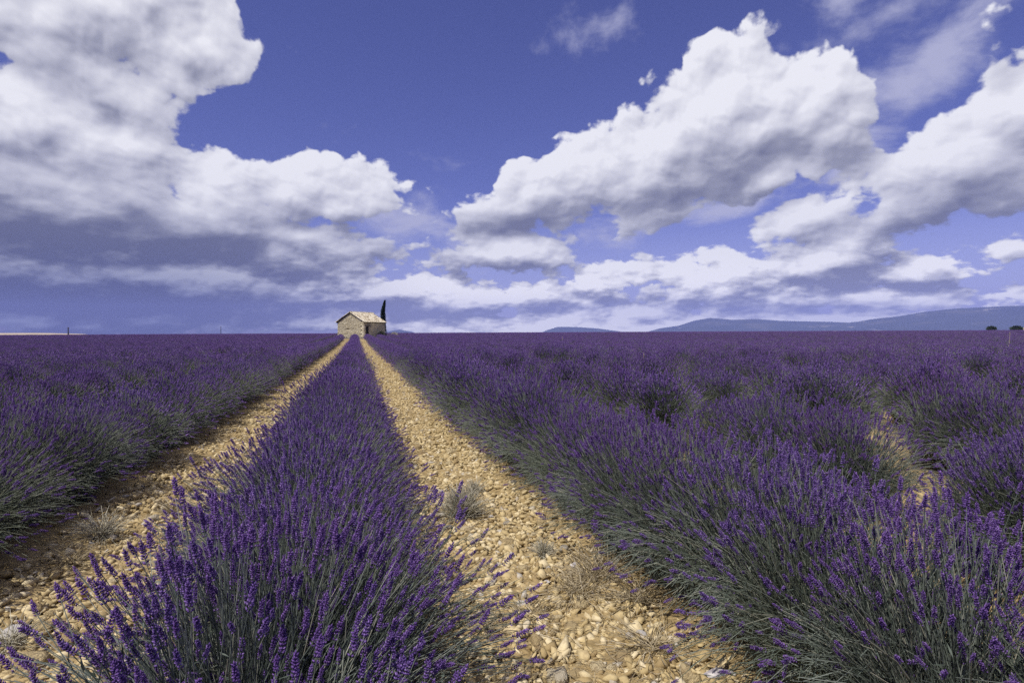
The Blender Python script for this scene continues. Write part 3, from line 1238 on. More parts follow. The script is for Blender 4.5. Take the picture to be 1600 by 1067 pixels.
KEY = [  # photo x, y, width px, kind, own label
    (652, 701, 17, 's', None), (705, 707, 22, 's', 'broad flat stone high on the right path, beside a smaller one'), (729, 830, 26, 's', 'blocky tan stone just below the bleached grass tuft'),
    (750, 843, 22, 's', 'pale rounded stone right of the blocky tan stone'), (769, 809, 14, 'g', None), (791, 812, 14, 'g', 'grey stone in the pair right of the grass tuft'), (802, 810, 9, 'g', None),
    (850, 817, 26, 's', None), (865, 821, 18, 's', None), (804, 754, 15, 's', None), (841, 843, 20, 's', None), (825, 831, 14, 's', None),
    (893, 858, 13, 's', None), (898, 884, 20, 'w', 'whitish stone in mid right path'), (818, 888, 22, 's', None), (860, 895, 15, 's', None), (855, 910, 13, 'w', None), (842, 902, 15, 's', None),
    (875, 938, 22, 's', None), (815, 946, 24, 'g', 'long grey stone touching the central row at the right path'), (872, 969, 24, 's', 'smooth oval tan stone alone in the middle of the right path'), (866, 990, 17, 's', None),
    (920, 983, 19, 's', None), (894, 983, 25, 's', None), (985, 996, 18, 'g', 'small dark grey stone left of a larger grey one'), (1002, 991, 20, 'g', 'larger grey stone between the dark grey and the tan stone'),
    (1022, 987, 22, 's', 'tan egg-shaped stone at the right of three in a row'), (1042, 1005, 26, 's', None), (972, 1031, 38, 's', 'rough broad tan stone low on the right path'), (850, 1044, 20, 's', None),
    (874, 1060, 42, 's', 'large stone cut by the bottom edge of the picture'), (937, 1049, 34, 's', None), (1031, 1049, 15, 's', None), (1077, 1057, 40, 's', 'large flat tan stone beside the white shard'),
    (1073, 1016, 18, 's', None), (1124, 1056, 42, 'w', 'white shard of stone with violet-grey stain at the bottom of the right path'),
    (192, 803, 15, 's', 'tan stone alone on the dark side of the left path'), (237, 813, 26, 's', None), (265, 824, 20, 's', None), (225, 842, 22, 's', None), (297, 782, 22, 's', None), (344, 728, 16, 's', None),
    (88, 898, 20, 's', None), (98, 925, 22, 's', None), (172, 913, 20, 's', None), (53, 953, 22, 's', None), (65, 984, 28, 's', None), (103, 1006, 36, 's', 'cream stone half under the central row at the lower left'),
    (48, 1040, 54, 's', 'largest stone of the left path in the bottom left corner'), (20, 990, 30, 'g', 'pale grey stone at the left edge'), (117, 958, 22, 's', None),
]
srng = np.random.default_rng(21)
n_stone = 0


def put_stone(x, y, half, me, label, group, sink=0.35, kind_flat=False):
    global n_stone
    o = link('stone', me)
    o.location = (x, y, float(gz(x, y)) + half * (0.45 - sink))
    o.rotation_euler = (srng.normal(0, .2), srng.normal(0, .2), srng.uniform(0, 6.28))
    o.scale = (half,) * 3
    tag(o, label, 'stone', group)
    n_stone += 1
    if kind_flat:
        o.scale = (half * 1.15, half * 0.62, half * 0.8)
        o.rotation_euler = (0.25, -0.1, -0.5)
    return o


G_R, G_L = 'loose stones on the right stony path', 'loose stones on the left stony path'
for px, py, w, kind, lab in KEY:
    x, y, t = to_ground(px, py)
    half = w / 2 / FPX * t * 1.08
    me = {'s': ROCKS[n_stone % 9], 'g': GREY[n_stone % 2], 'w': WHITE}[kind]
    right = x > -0.3
    tone = {'s': 'tan', 'g': 'grey', 'w': 'whitish'}[kind]
    gen = f'{tone} stone lying loose on the {"right" if right else "left"} stony path'
    put_stone(x, y, half, me, lab or gen, f'{tone} ' + (G_R if right else G_L), kind_flat=(px == 1124))


def path_x(side, n, r):
    """sideways position on a path: 0.38..1.2 (right) or -1.75..-0.9 (left), denser in the middle"""
    u = r.uniform(-0.95, 0.95, n)
    return (0.74 + u * 0.55) if side > 0 else (-1.17 + u * 0.58)


while n_stone < 290:
    side = 1 if srng.random() < 0.62 else -1
    y = 2.0 + 8.5 * srng.random() ** 1.5
    x = float(path_x(side, 1, srng)[0])
    px, py, dep = project(np.array([[x, y, 0.02]]))
    if not (0 < px[0] < 1600 and py[0] < 1066):
        continue
    half = float(np.clip(srng.lognormal(math.log(0.027), 0.45), 0.015, 0.07))
    put_stone(x, y, half, ROCKS[int(srng.integers(0, 9))], f'tan stone lying loose on the {"right" if side > 0 else "left"} stony path', 'tan ' + (G_R if side > 0 else G_L), 0.3)


def gravel():
    r = np.random.default_rng(33)
    bases = [low_rock(700 + k) for k in range(16)]
    a = Acc()
    X, Y, H = [], [], []
    # near: pebbles down to pea size; far: only the bigger ones still show
    for n, y0, y1, hmin, hmax, pw in ((30000, 1.4, 6.0, 0.005, 0.044, 1.0), (16000, 6.0, 16.0, 0.010, 0.050, 1.0), (7000, 16.0, 45.0, 0.020, 0.055, 1.0), (4000, 45.0, 92.0, 0.035, 0.075, 1.0)):
        side = np.where(r.random(n) < 0.58, 1, -1)
        u = r.uniform(-1, 1, n) + r.normal(0, .12, n)
        x = np.where(side > 0, 0.74 + u * 0.58, -1.17 + u * 0.62)
        y = y0 + (y1 - y0) * r.random(n) ** 1.25
        h = hmin + (hmax - hmin) * r.random(n) ** 2.7
        X.append(x); Y.append(y); H.append(h)
    # the gaps between the other rows are just as stony
    n = 9000
    row = r.integers(-5, 9, n)
    row = np.where((row == -1) | (row == 0), 3, row)
    y = 2 + 34 * r.random(n) ** 1.4
    X.append(ROW0 + (row + 0.5) * PITCH_ROW + r.normal(0, 0.25, n)); Y.append(y); H.append(0.012 + 0.03 * r.random(n) ** 2 + y * 0.0006)
    X, Y, H = map(np.concatenate, (X, Y, H))
    Z = gz(X, Y) + H * r.uniform(-0.25, 0.30, len(X))
    ang = r.uniform(0, 6.28, len(X))
    tilt = r.normal(0, 0.3, (len(X), 2))
    which = r.integers(0, 16, len(X))
    for w, (bv, bf) in enumerate(bases):
        s = np.where(which == w)[0]
        ca, sa = np.cos(ang[s])[:, None], np.sin(ang[s])[:, None]
        vx = bv[None, :, 0] * ca - bv[None, :, 1] * sa
        vy = bv[None, :, 0] * sa + bv[None, :, 1] * ca
        vz = bv[None, :, 2] + vx * tilt[s, :1] + vy * tilt[s, 1:]
        V = np.stack([vx, vy, vz], -1) * H[s][:, None, None] + np.stack([X[s], Y[s], Z[s]], -1)[:, None, :]
        F = bf[None] + (np.arange(len(s)) * 12)[:, None, None]
        a.add(V.reshape(-1, 3), F.reshape(-1, 3), 0)
    o = link('gravel', a.build('gravel', M['gravel']))
    tag(o, 'tan limestone gravel covering the paths between the rows', kind='stuff')


gravel()


# ------------------------------------------------------------------ dry grass: tufts, straw litter, tall stalks
def blades(n, r, height, spread, width, curl=0.4, lie=0.0):
    """(n,4,3) centre lines of grass blades from one root"""
    ph = r.uniform(0, 6.28, n)
    th = np.abs(r.normal(0, spread, n)) + lie
    th = np.clip(th, 0, 1.5)
    L = height * r.uniform(0.5, 1.1, n)
    d = np.stack([np.sin(th) * np.cos(ph), np.sin(th) * np.sin(ph), np.cos(th)], -1)
    base = np.stack([r.normal(0, height * .12, n), r.normal(0, height * .12, n), np.zeros(n)], -1)
    t = np.array([0, .35, .7, 1.0])
    P = base[:, None] + d[:, None] * (L[:, None] * t[None])[..., None]
    out = np.stack([np.cos(ph), np.sin(ph), -0.9 * np.ones(n)], -1)
    P += out[:, None] * (curl * L[:, None] * t[None] ** 2 * r.uniform(0.2, 1, (n, 1)))[..., None] * 0.5
    P += r.normal(0, height * 0.03, P.shape) * t[None, :, None]
    P[..., 2] = np.maximum(P[..., 2], 0.004)
    return P


def tuft(px, py, h, n, spread, mat, label, lie=0.0, seed=0, name='dry_grass_tuft', group=None, cat='grass tuft'):
    r = np.random.default_rng(seed + 60)
    x, y, t = to_ground(px, py)
    a = Acc()
    stems_into(a, blades(int(n * 1.5), r, h, spread, 0.002, 0.5, lie), 0.0016 if t < 6 else 0.0024, 3, 0)
    o = link(name, a.build(name, mat), None, (x, y, float(gz(x, y))))
    tag(o, label, cat, group or 'dry grass tufts on the paths')


tuft(722, 808, 0.24, 620, 0.6, M['grey_grass'], 'bushy bleached grey grass tuft against the central row', seed=1)
tuft(850, 868, 0.11, 130, 0.8, M['grey_grass'], 'small grey tuft between stones in mid right path', seed=2)
tuft(935, 905, 0.24, 190, 0.95, M['straw'], 'sprawling straw tuft below the right-hand row', lie=0.35, seed=3)
tuft(905, 930, 0.20, 90, 0.9, M['straw'], 'thin straw tuft left of the sprawling one', lie=0.5, seed=4)
tuft(822, 962, 0.16, 80, 1.0, M['straw'], 'flattened straw tuft behind the long grey stone', lie=0.6, seed=5)
tuft(1020, 1015, 0.20, 110, 1.0, M['straw'], 'flattened straw tuft between the grey stones and the right row', lie=0.7, seed=6)
tuft(740, 770, 0.14, 110, 0.8, M['grey_grass'], 'low faded tuft just beyond the bushy bleached one', seed=7)
tuft(160, 838, 0.20, 160, 0.9, M['grey_grass'], 'grey straggling tuft on the shaded side of the left path', lie=0.3, seed=8)
tuft(270, 800, 0.17, 90, 0.9, M['straw'], 'straw tuft against the central row on the left path', lie=0.4, seed=9)
tuft(300, 768, 0.17, 80, 0.9, M['straw'], 'farther straw tuft on the left path', lie=0.4, seed=10)
tuft(110, 880, 0.16, 70, 1.0, M['straw'], 'flattened straw tuft low on the left path', lie=0.6, seed=11)
tuft(15, 1010, 0.16, 90, 0.9, M['grey_grass'], 'grey tuft at the left edge in the bottom corner', lie=0.4, seed=12)
tuft(760, 985, 0.14, 80, 0.9, M['straw'], 'straw tuft under the hanging spikes at the central row', lie=0.5, seed=13)
tuft(1000, 940, 0.20, 80, 1.0, M['straw'], 'straw tuft in the shade of the right-hand row', lie=0.5, seed=14)


def straw_litter():
    r = np.random.default_rng(77)
    n = 2600
    side = np.where(r.random(n) < 0.6, 1, -1)
    x = np.where(side > 0, 0.8, -1.15) + r.normal(0, 0.33, n)
    y = 1.6 + 9 * r.random(n) ** 1.6
    ang = r.uniform(0, 6.28, n)
    L = r.uniform(0.03, 0.15, n)
    t = np.linspace(-.5, .5, 4)
    P = np.zeros((n, 4, 3))
    bend = r.normal(0, 0.25, n)
    P[..., 0] = x[:, None] + np.cos(ang)[:, None] * L[:, None] * t - np.sin(ang)[:, None] * (bend * L)[:, None] * t ** 2
    P[..., 1] = y[:, None] + np.sin(ang)[:, None] * L[:, None] * t + np.cos(ang)[:, None] * (bend * L)[:, None] * t ** 2
    P[..., 2] = gz(P[..., 0], P[..., 1]) + 0.012 + r.uniform(0, .02, (n, 1)) + r.normal(0, .006, (n, 4))
    a = Acc()
    stems_into(a, P, 0.0011, 3, 0)
    o = link('straw_litter', a.build('straw_litter', M['straw']))
    tag(o, 'bits of dry straw scattered over the stony paths', kind='stuff')


straw_litter()


def stalk(px_top, py_top, dist, label, seed, lean=0.1, h=None):
    """a dry seeding grass standing above the lavender"""
    r = np.random.default_rng(seed)
    d = view_dir(px_top, py_top)
    k = dist / math.hypot(d[0], d[1])
    top = np.array([0, 0, EYE]) + d * k
    base = top.copy()
    base[0] -= lean
    base[2] = float(gz(base[0], base[1]))
    t = np.linspace(0, 1, 6)[:, None]
    L = base + (top - base) * t + np.array([lean * .3, 0, 0]) * np.sin(t * np.pi)
    a = Acc()
    wid = 0.0035 * max(1, dist / 14)
    stems_into(a, (L - base)[None], wid, 3, 0)
    o = link('grass_stalk', a.build('grass_stalk', M['straw']), None, base)
    tag(o, label, 'grass stalk', 'dry grass stalks standing above the lavender')
    b = Acc()
    dirv = (L[-1] - L[-2]) / np.linalg.norm(L[-1] - L[-2])
    n = 34
    pos = (L[-1] - base)[None] - dirv * r.uniform(0, 0.16, n)[:, None]
    fr = frames(dirv + r.normal(0, 0.25, (n, 3)))
    for q in range(n):
        b.add((OCT_V * np.array([wid * 1.5, wid * 1.5, 0.014])) @ fr[q].T + pos[q], OCT_F, 0)
    link('seed_head', b.build('seed_head', M['straw']), o)


stalk(1006, 552, 13.0, 'tall pale grass stalk left of the greener bushes in mid field', 1, 0.12)
stalk(850, 540, 21.0, 'leaning pair-top grass stalk in the middle distance, left of the tall one', 2, 0.5)
stalk(845, 546, 20.0, 'shorter leaning grass stalk close to the leaning one', 3, 0.4)
stalk(879, 526, 40.0, 'faint far grass stalk near the horizon below the small hill', 4, 0.2)
stalk(1578, 519, 36.0, 'far pale grass stalk near the right edge on the horizon', 5, 0.3)
stalk(680, 546, 24.0, 'pale grass stalk in the second row right of the hut', 6, 0.2)


# ------------------------------------------------------------------ the stone hut
def stone_hut():
    th = R(35)
    C = np.array([1.15, 95.0])                          # the corner that faces the camera
    gdir = np.array([-math.cos(th), math.sin(th)])      # along the gable, away from that corner
    sdir = np.array([math.sin(th), math.cos(th)])       # along the side wall with the door
    W, L, HW, HR = 5.0, 6.3, 2.75, 4.25
    base = float(gz(C[0], C[1])) - 0.05
    root = link('stone_hut', None, None, (C[0], C[1], base))
    tag(root, 'small stone field hut with weathered tiled roof at the end of the central row', 'hut')
    g3, s3 = np.array([gdir[0], gdir[1], 0]), np.array([sdir[0], sdir[1], 0])
    up = np.array([0, 0, 1.0])
    r = np.random.default_rng(3)

    def height(u):                                       # gable outline, u along gdir 0..W
        return HW + (HR - HW) * (1 - abs(2 * u / W - 1))

    def wall_face(name, org, a, nrm, length, top, holes, gable):
        """mortar wall 0.45 thick with openings, and field stones set proud of it"""
        acc = Acc()
        T = 0.45
        cuts = sorted({0.0, length} | {h[0] for h in holes} | {h[1] for h in holes} | ({length / 2} if gable else set()))
        for u0, u1 in zip(cuts[:-1], cuts[1:]):
            spans = [(0.0, None)]
            for h in holes:
                if h[0] < u1 - 1e-6 and h[1] > u0 + 1e-6:
                    new = []
                    for z0, z1 in spans:
                        if h[2] > z0 + 1e-6:
                            new.append((z0, h[2]))
                        new.append((h[3], z1))
                    spans = new
            for z0, z1 in spans:
                t0, t1 = (top(u0), top(u1)) if z1 is None else (z1, z1)
                P = []
                for dep in (0, -T):
                    for u, z in ((u0, z0), (u1, z0), (u1, t1), (u0, t0)):
                        P.append(org + a * u + nrm * dep + up * z)
                acc.add(np.array(P), [(0, 1, 2, 3), (7, 6, 5, 4), (0, 4, 5, 1), (1, 5, 6, 2), (2, 6, 7, 3), (3, 7, 4, 0)], 0)
        wl = link(name, acc.build(name, M['mortar']), root)
        st = Acc()
        z = 0.0
        while z < (HR if gable else HW):
            ch = r.uniform(0.10, 0.19)
            u = -r.uniform(0, 0.15)
            while u < length:
                w = r.uniform(0.13, 0.36)
                uc, zc = u + w / 2, z + ch / 2
                u0, u1 = max(u, 0.0), min(u + w - 0.025, length)
                ok = u1 - u0 > 0.08 and zc + ch / 2 < top(min(max(uc, 0), length)) - 0.02
                for h in holes:
                    if u1 > h[0] - 0.02 and u0 < h[1] + 0.02 and z + ch > h[2] and z < h[3]:
                        ok = False
                if ok:
                    pr = r.uniform(0.012, 0.045)
                    cpt = org + a * (u0 + u1) / 2 + up * zc + nrm * (pr / 2 - 0.01)
                    rot = np.stack([a, nrm, up], -1)
                    st.box(cpt, (u1 - u0, pr + 0.02, ch - 0.025), rot, 0, 0.016, r)
                u += w
            z += ch
        so2 = link('stone', st.build('stone', M['wall_stone']), wl)
        tag(so2, kind='stuff')
        return wl

    O = np.zeros(3)
    gn = -s3                                             # gable normal, towards the camera and the sun
    sn = -g3                                             # normal of the side with the door
    door = (0.55, 1.50, 0.0, 2.05)
    slots = [(1.9, 2.35, 1.62, 1.70), (2.75, 3.30, 1.55, 1.63)]
    wall_face('gable_wall', O, g3, gn, W, height, slots, True)
    wall_face('side_wall', s3 * 0.0 + O, s3, sn, L, lambda u: HW, [door], False)
    wall_face('gable_wall', s3 * L, g3, s3, W, height, [], True)
    wall_face('side_wall', g3 * W, s3, g3, L, lambda u: HW, [], False)
    # backs of the slots are open to the dark room; quoins at the near corner
    q = Acc()
    z = 0.0
    k = 0
    while z < HW - 0.1:
        h = r.uniform(0.24, 0.34)
        long_a = 0.52 if k % 2 else 0.30
        long_b = 0.30 if k % 2 else 0.52
        cpt = g3 * (long_a / 2 - 0.035) + s3 * (long_b / 2 - 0.035) + up * (z + h / 2)
        q.box(cpt, (long_a + 0.07, long_b + 0.07, h - 0.02), np.stack([g3, s3, up], -1), 0, 0.012, r)
        z += h
        k += 1
    tag(link('corner_stone', q.build('corner_stone', M['wall_stone']), root), kind='stuff')
    # door, frame, lintel
    dl = Acc()
    for j in range(5):
        wv = (door[1] - door[0]) / 5
        dl.box(s3 * (door[0] + wv * (j + .5)) - sn * 0.22 + up * 1.0, (wv - 0.012, 0.05, 2.0), np.stack([s3, sn, up], -1))
    d_o = link('door', dl.build('door', M['dark_wood']), root)
    hd = Acc()
    hd.box(s3 * (door[1] - 0.14) - sn * 0.17 + up * 1.0, (0.03, 0.06, 0.16), np.stack([s3, sn, up], -1))
    link('handle', hd.build('handle', M['iron']), d_o)
    fr = Acc()
    for uu in (door[0] + 0.05, door[1] - 0.05):
        fr.box(s3 * uu - sn * 0.10 + up * 1.02, (0.10, 0.14, 2.04), np.stack([s3, sn, up], -1))
    link('door_frame', fr.build('door_frame', M['grey_wood']), root)
    li = Acc()
    li.box(s3 * (door[0] + door[1]) / 2 + sn * 0.0 + up * 2.17, (1.45, 0.16, 0.22), np.stack([s3, sn, up], -1))
    link('lintel', li.build('lintel', M['grey_wood']), root)
    # roof: two slabs, canal tiles, ridge tiles, dark rafters under the eaves
    over, verge = 0.26, 0.16
    slope = math.atan2(HR - HW, W / 2)
    rf = Acc()
    ridge = g3 * W / 2 + up * (HR + 0.06)
    slabs = []
    for sgn in (-1, 1):
        dn = g3 * sgn * math.cos(slope) - up * math.sin(slope)     # down the slope
        nn = g3 * sgn * math.sin(slope) + up * math.cos(slope)
        ln = W / 2 / math.cos(slope) + over
        slabs.append((dn, nn, ln))
        c0 = ridge - s3 * verge
        P = []
        for off in (0, 0.07):
            P += [c0 + nn * off, c0 + s3 * (L + 2 * verge) + nn * off, c0 + s3 * (L + 2 * verge) + dn * ln + nn * off, c0 + dn * ln + nn * off]
        rf.add(np.array(P), [(3, 2, 1, 0), (4, 5, 6, 7), (0, 1, 5, 4), (1, 2, 6, 5), (2, 3, 7, 6), (3, 0, 4, 7)], 0)
    roof = link('roof', rf.build('roof', M['dark_wood']), root)
    tl = Acc()
    seg = 5
    ang = np.linspace(0, math.pi, seg)
    for dn, nn, ln in slabs:
        cols = int((L + 2 * verge) / 0.23)
        rows_ = int(ln / 0.36) + 1
        for ci in range(cols + 1):
            for ri in range(rows_):
                s0 = -verge + ci * 0.23 + r.normal(0, 0.014)
                t0 = ri * 0.36 + r.normal(0, 0.012)
                t1 = min(t0 + 0.43, ln + 0.06)
                up0, up1 = 0.072 + r.uniform(0, .012), 0.095 + r.uniform(0, .015)
                V = []
                for tt, uu, rad in ((t0, up0, 0.085), (t1, up1, 0.105)):
                    for a_ in ang:
                        V.append(ridge + s3 * (s0 + math.cos(a_) * rad) + dn * tt + nn * (uu + math.sin(a_) * rad * 0.75))
                F = [(j, j + 1, seg + j + 1, seg + j) for j in range(seg - 1)]
                tl.add(np.array(V), F, 0)
    n_r = int((L + 2 * verge) / 0.4)
    for ri in range(n_r + 1):
        V = []
        for tt, rad in ((ri * 0.4 - verge - .02, 0.15), (ri * 0.4 + 0.42 - verge, 0.13)):
            for a_ in ang:
                V.append(ridge + s3 * tt + g3 * math.cos(a_) * rad + up * (0.07 + math.sin(a_) * rad + r.uniform(0, .012)))
        tl.add(np.array(V), [(j, j + 1, seg + j + 1, seg + j) for j in range(seg - 1)], 0)
    tag(link('roof_tile', tl.build('roof_tile', M['tile']), roof), kind='stuff')
    rt = Acc()
    for dn, nn, ln in slabs:
        for j in range(9):
            rt.box(ridge + s3 * (0.1 + j * (L - 0.2) / 8) + dn * (ln - 0.25) - nn * 0.05, (0.09, 0.5, 0.1), np.stack([s3, dn, nn], -1))
    link('rafter', rt.build('rafter', M['dark_wood']), root)['kind'] = 'stuff'
    return C, g3, s3, W, L, base


C, g3, s3, HW_, HL_, hbase = stone_hut()


# ------------------------------------------------------------------ cypress behind the hut, scrub about it
def leaf_cloud(n, shape, size, r, up_bias=0.0):
    """n small leaf faces spread through a volume; shape(r,n)->points, outward dirs"""
    p, d = shape(n)
    d = d + r.normal(0, 0.45, d.shape) + np.array([0, 0, up_bias])
    fr = frames(d)
    s = size * r.uniform(0.6, 1.4, (n, 1))
    V = np.stack([p - fr[:, :, 0] * s * .5, p + fr[:, :, 2] * s * 1.3 * .3 + fr[:, :, 1] * s * .2 - fr[:, :, 0] * 0, p + fr[:, :, 0] * s * .5, p + fr[:, :, 2] * s * 1.5], 1)
    V = np.stack([V[:, 0], V[:, 1], V[:, 2], V[:, 3]], 1)
    return V.reshape(-1, 3), np.arange(n * 4).reshape(-1, 4)[:, [0, 1, 2, 3]]


def cypress():
    r = np.random.default_rng(4)
    d = view_dir(598.0, 519)
    dist = 104.0
    k = dist / math.hypot(d[0], d[1])
    x, y = d[0] * k, d[1] * k
    z = float(gz(x, y))
    H = 6.65
    root = link('cypress_tree', None, None, (x, y, z))
    tag(root, 'slim dark cypress leaning at its tip behind the stone hut', 'tree')

    def lean(zz):
        t = zz / H
        return np.stack([0.10 * t + 0.50 * np.maximum(t - 0.62, 0) ** 1.6 * 3.2, 0 * t], -1)
    a = Acc()
    t = np.linspace(0, 1, 9)
    pts = np.stack([lean(t * H)[:, 0], 0 * t, t * H * 0.93], -1)
    stems_into(a, pts[None], 0.13, 8, 0)
    link('trunk', a.build('trunk', M['bark']), root)

    def shape(n):
        zz = H * (0.05 + 0.95 * r.random(n) ** 0.9)
        tt = zz / H
        prof = 0.66 * np.minimum(tt / 0.10, 1) ** .6 * (1 - tt) ** 0.62 + 0.03
        ph = r.uniform(0, 6.28, n)
        lob = 1 + 0.18 * np.sin(ph * 3 + zz * 2.3) + 0.12 * np.sin(ph * 5 - zz * 4.1)
        rad = prof * lob * np.sqrt(r.uniform(0.25, 1, n))
        o = lean(zz)
        p = np.stack([o[:, 0] + rad * np.cos(ph), rad * np.sin(ph), zz], -1)
        dd = np.stack([np.cos(ph) * .5, np.sin(ph) * .5, np.ones(n) * 1.1], -1)
        return p, dd
    V, F = leaf_cloud(9000, shape, 0.10, r)
    link('crown', mesh('crown', V, F, M['cypress']), root)


cypress()


def scrub(x, y, w, h, label, mat, n, seed, leaf=0.10, cat='bush', name='bush', group=None):
    r = np.random.default_rng(seed)
    z = float(gz(x, y))
    root = link(name, None, None, (x, y, z))
    tag(root, label, cat, group)
    a = Acc()
    P = []
    for q in range(7):
        an = r.uniform(0, 6.28)
        e = np.array([math.cos(an) * w * .3, math.sin(an) * w * .3, h * .75])
        P.append([e * t for t in (0, .33, .66, 1.0)])
    stems_into(a, np.array(P), 0.02 * max(w, .6), 4, 0)
    link('branch', a.build('branch', M['bark']), root)['kind'] = 'stuff'

    def shape(nn):
        u = r.normal(0, 1, (nn, 3))
        u /= np.linalg.norm(u, axis=1, keepdims=True)
        lob = 1 + 0.22 * np.sin(u[:, 0] * 5 + seed) * np.sin(u[:, 1] * 4 + 1) + 0.12 * np.sin(u[:, 2] * 9)
        p = u * (lob * r.uniform(0.35, 1, nn) ** 0.5)[:, None] * np.array([w / 2, w / 2, h / 2]) + np.array([0, 0, h * .52])
        return p, u + np.array([0, 0, .4])
    V, F = leaf_cloud(n, shape, leaf, r)
    link('crown', mesh('crown', V, F, mat), root)


sidep = np.array([C[0], C[1]]) + s3[:2] * 4.1 - g3[:2] * 0.7
scrub(sidep[0], sidep[1], 1.1, 1.15, 'dark low bush against the shaded hut wall right of its door', M['bush'], 900, 5, 0.09)
lp = np.array([C[0], C[1]]) + g3[:2] * (HW_ + 1.4) + s3[:2] * 3
scrub(lp[0], lp[1], 1.6, 1.1, 'small dark bush showing just left of the hut', M['bush'], 700, 6, 0.10)
ep = np.array([C[0], C[1]]) + s3[:2] * 7.3 - g3[:2] * 1.2
scrub(ep[0], ep[1], 1.5, 0.95, 'pale green-grey shrub at the far right corner of the hut', M['grey_grass'], 900, 7, 0.09)


def verge_grass():
    r = np.random.default_rng(15)
    a = Acc()
    pts = []
    for q in range(420):
        if r.random() < 0.5:
            p = np.array([C[0], C[1]]) + g3[:2] * r.uniform(-.5, HW_ + 1) - s3[:2] * r.uniform(0.2, 1.6)
        else:
            p = np.array([C[0], C[1]]) + s3[:2] * r.uniform(2.0, HL_ + 2.5) - g3[:2] * r.uniform(0.2, 2.2)
        pts.append(p)
    for p in pts:
        P = blades(9, r, r.uniform(.18, .42), .5, .01, .4)
        P = P + np.array([p[0], p[1], float(gz(p[0], p[1]))])
        stems_into(a, P, 0.012, 3, 0)
    o = link('verge_grass', a.build('verge_grass', M['grey_grass']))
    tag(o, 'strip of faded grass at the foot of the stone hut', kind='stuff')


verge_grass()


# ------------------------------------------------------------------ far left: ripe wheat and poles; far right: trees
def wheat():
    a0, a1 = R(YAW) + math.atan((-120 - 800) / FPX), R(YAW) + math.atan((165 - 800) / FPX)
    n, m = 40, 10
    V = np.zeros((n, m, 3))
    for i in range(n):
        s = i / (n - 1)
        a = a0 + (a1 - a0) * s
        for j in range(m):
            r_ = 262 + 160 * j / (m - 1)
            taper = 1 - smoothstep(0.55, 1.0, s)
            V[i, j] = (r_ * math.sin(a), r_ * math.cos(a), 0.45 + 0.5 * smoothstep(0, 0.05, j / (m - 1)) + j / (m - 1) * (0.3 + 0.9 * taper) - 1.2 * smoothstep(0.85, 1.0, s))
    i = np.arange(n * m).reshape(n, m)
    F = np.stack([i[:-1, :-1], i[1:, :-1], i[1:, 1:], i[:-1, 1:]], -1).reshape(-1, 4)
    o = link('wheat_field', mesh('wheat_field', V.reshape(-1, 3), F, M['wheat'], smooth=True))
    tag(o, 'strip of ripe wheat beyond the left edge of the lavender', kind='structure')


wheat()


def pole(px, py_top, dist, label, rad):
    d = view_dir(px, py_top)
    k = dist / math.hypot(d[0], d[1])
    x, y, zt = d[0] * k, d[1] * k, EYE + d[2] * k
    z = float(gz(x, y))
    o = link('wooden_pole', None, None, (x, y, z))
    tag(o, label, 'pole', 'poles beyond the left of the field')
    a = Acc()
    P = np.array([[0, 0, 0], [0, 0, (zt - z) * .35], [0, 0, (zt - z) * .7], [0.02, 0, zt - z]])
    stems_into(a, P[None], rad, 8, 0)
    link('shaft', a.build('shaft', M['dark_wood']), o)
    b = Acc()
    b.box((0, 0, zt - z + 0.06), (rad * 2.4, rad * 2.4, 0.16))
    link('cap', b.build('cap', M['iron']), o)


pole(106.5, 512, 300, 'dark pole standing at the end of the wheat strip', 0.24)
pole(345, 511, 240, 'thin faint pole on the horizon halfway to the hut', 0.10)


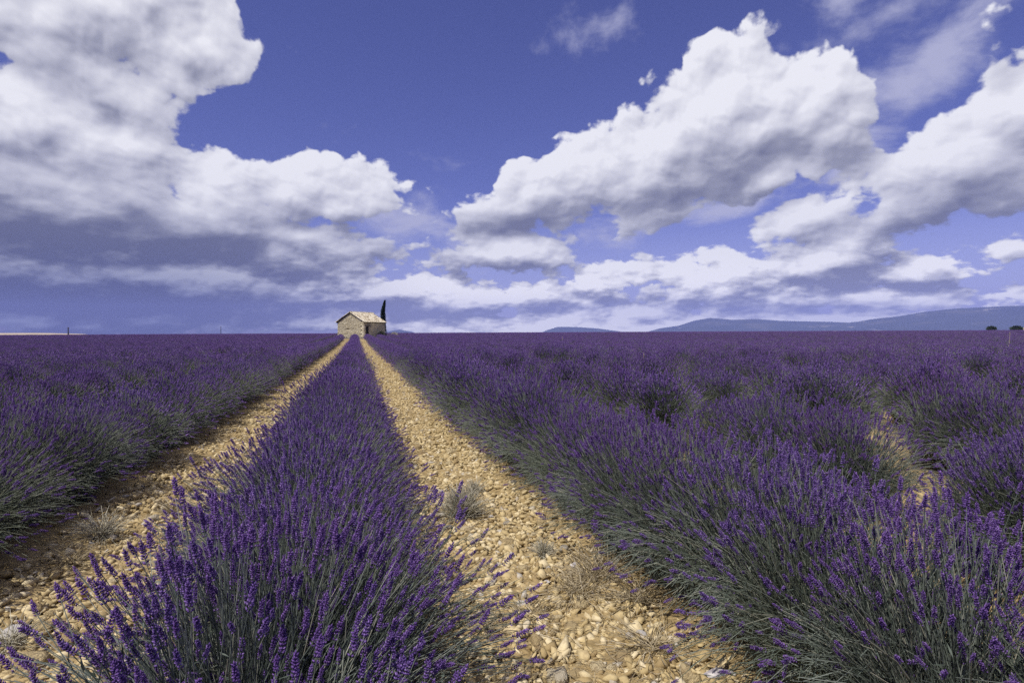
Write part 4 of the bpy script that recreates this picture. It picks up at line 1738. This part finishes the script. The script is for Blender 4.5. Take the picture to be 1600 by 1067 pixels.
def far_tree(px, w, h, dist, label, seed):
    d = view_dir(px, 517)
    k = dist / math.hypot(d[0], d[1])
    x, y = d[0] * k, d[1] * k
    r = np.random.default_rng(seed)
    z = float(gz(x, y))
    root = link('far_tree', None, None, (x, y, z))
    tag(root, label, 'tree', 'small trees on the right horizon')
    a = Acc()
    stems_into(a, np.array([[[0, 0, 0], [0, 0, h * .25], [.1, 0, h * .5], [0, 0, h * .8]]]), 0.16, 6, 0)
    link('trunk', a.build('trunk', M['bark']), root)

    def shape(nn):
        u = r.normal(0, 1, (nn, 3))
        u /= np.linalg.norm(u, axis=1, keepdims=True)
        lob = 1 + 0.2 * np.sin(u[:, 0] * 6 + seed) * np.sin(u[:, 1] * 5)
        p = u * (lob * r.uniform(0.3, 1, nn) ** 0.5)[:, None] * np.array([w / 2, w / 2, h * .38]) + np.array([0, 0, h * .6])
        return p, u
    V, F = leaf_cloud(1100, shape, 0.5, r)
    link('crown', mesh('crown', V, F, M['bush']), root)


far_tree(1549, 2.9, 2.2, 345, 'small round tree on the horizon near the right edge', 31)
far_tree(1588, 3.9, 2.3, 345, 'wider dark tree on the horizon at the right edge', 32)
far_tree(1610, 3.8, 2.4, 350, 'tree on the horizon cut by the right edge', 33)


def far_house():
    d = view_dir(1596, 516.4)
    k = 520 / math.hypot(d[0], d[1])
    x, y = d[0] * k, d[1] * k
    z = EYE - 1.4
    root = link('white_farmhouse', None, None, (x, y, z))
    tag(root, 'long white building glimpsed past the trees at the right edge of the horizon', 'building')
    rot = np.array(Matrix.Rotation(R(-40), 3, 'Z'))
    a = Acc()
    a.box(rot @ np.array([0, 0, 0.6]), (9, 4, 3.0), rot)
    link('wall', a.build('wall', M['plaster']), root)
    b = Acc()
    P = np.array([(-4.7, -2.3, 2.1), (4.7, -2.3, 2.1), (4.7, 2.3, 2.1), (-4.7, 2.3, 2.1), (-4.7, 0, 2.9), (4.7, 0, 2.9)]) @ rot.T
    b.add(P, [(0, 1, 5, 4), (2, 3, 4, 5)], 0)
    b.add(P, [(0, 4, 3), (1, 2, 5)], 0)
    link('roof', b.build('roof', M['tile']), root)


far_house()
print('stones', n_stone, 'spikes', picked)
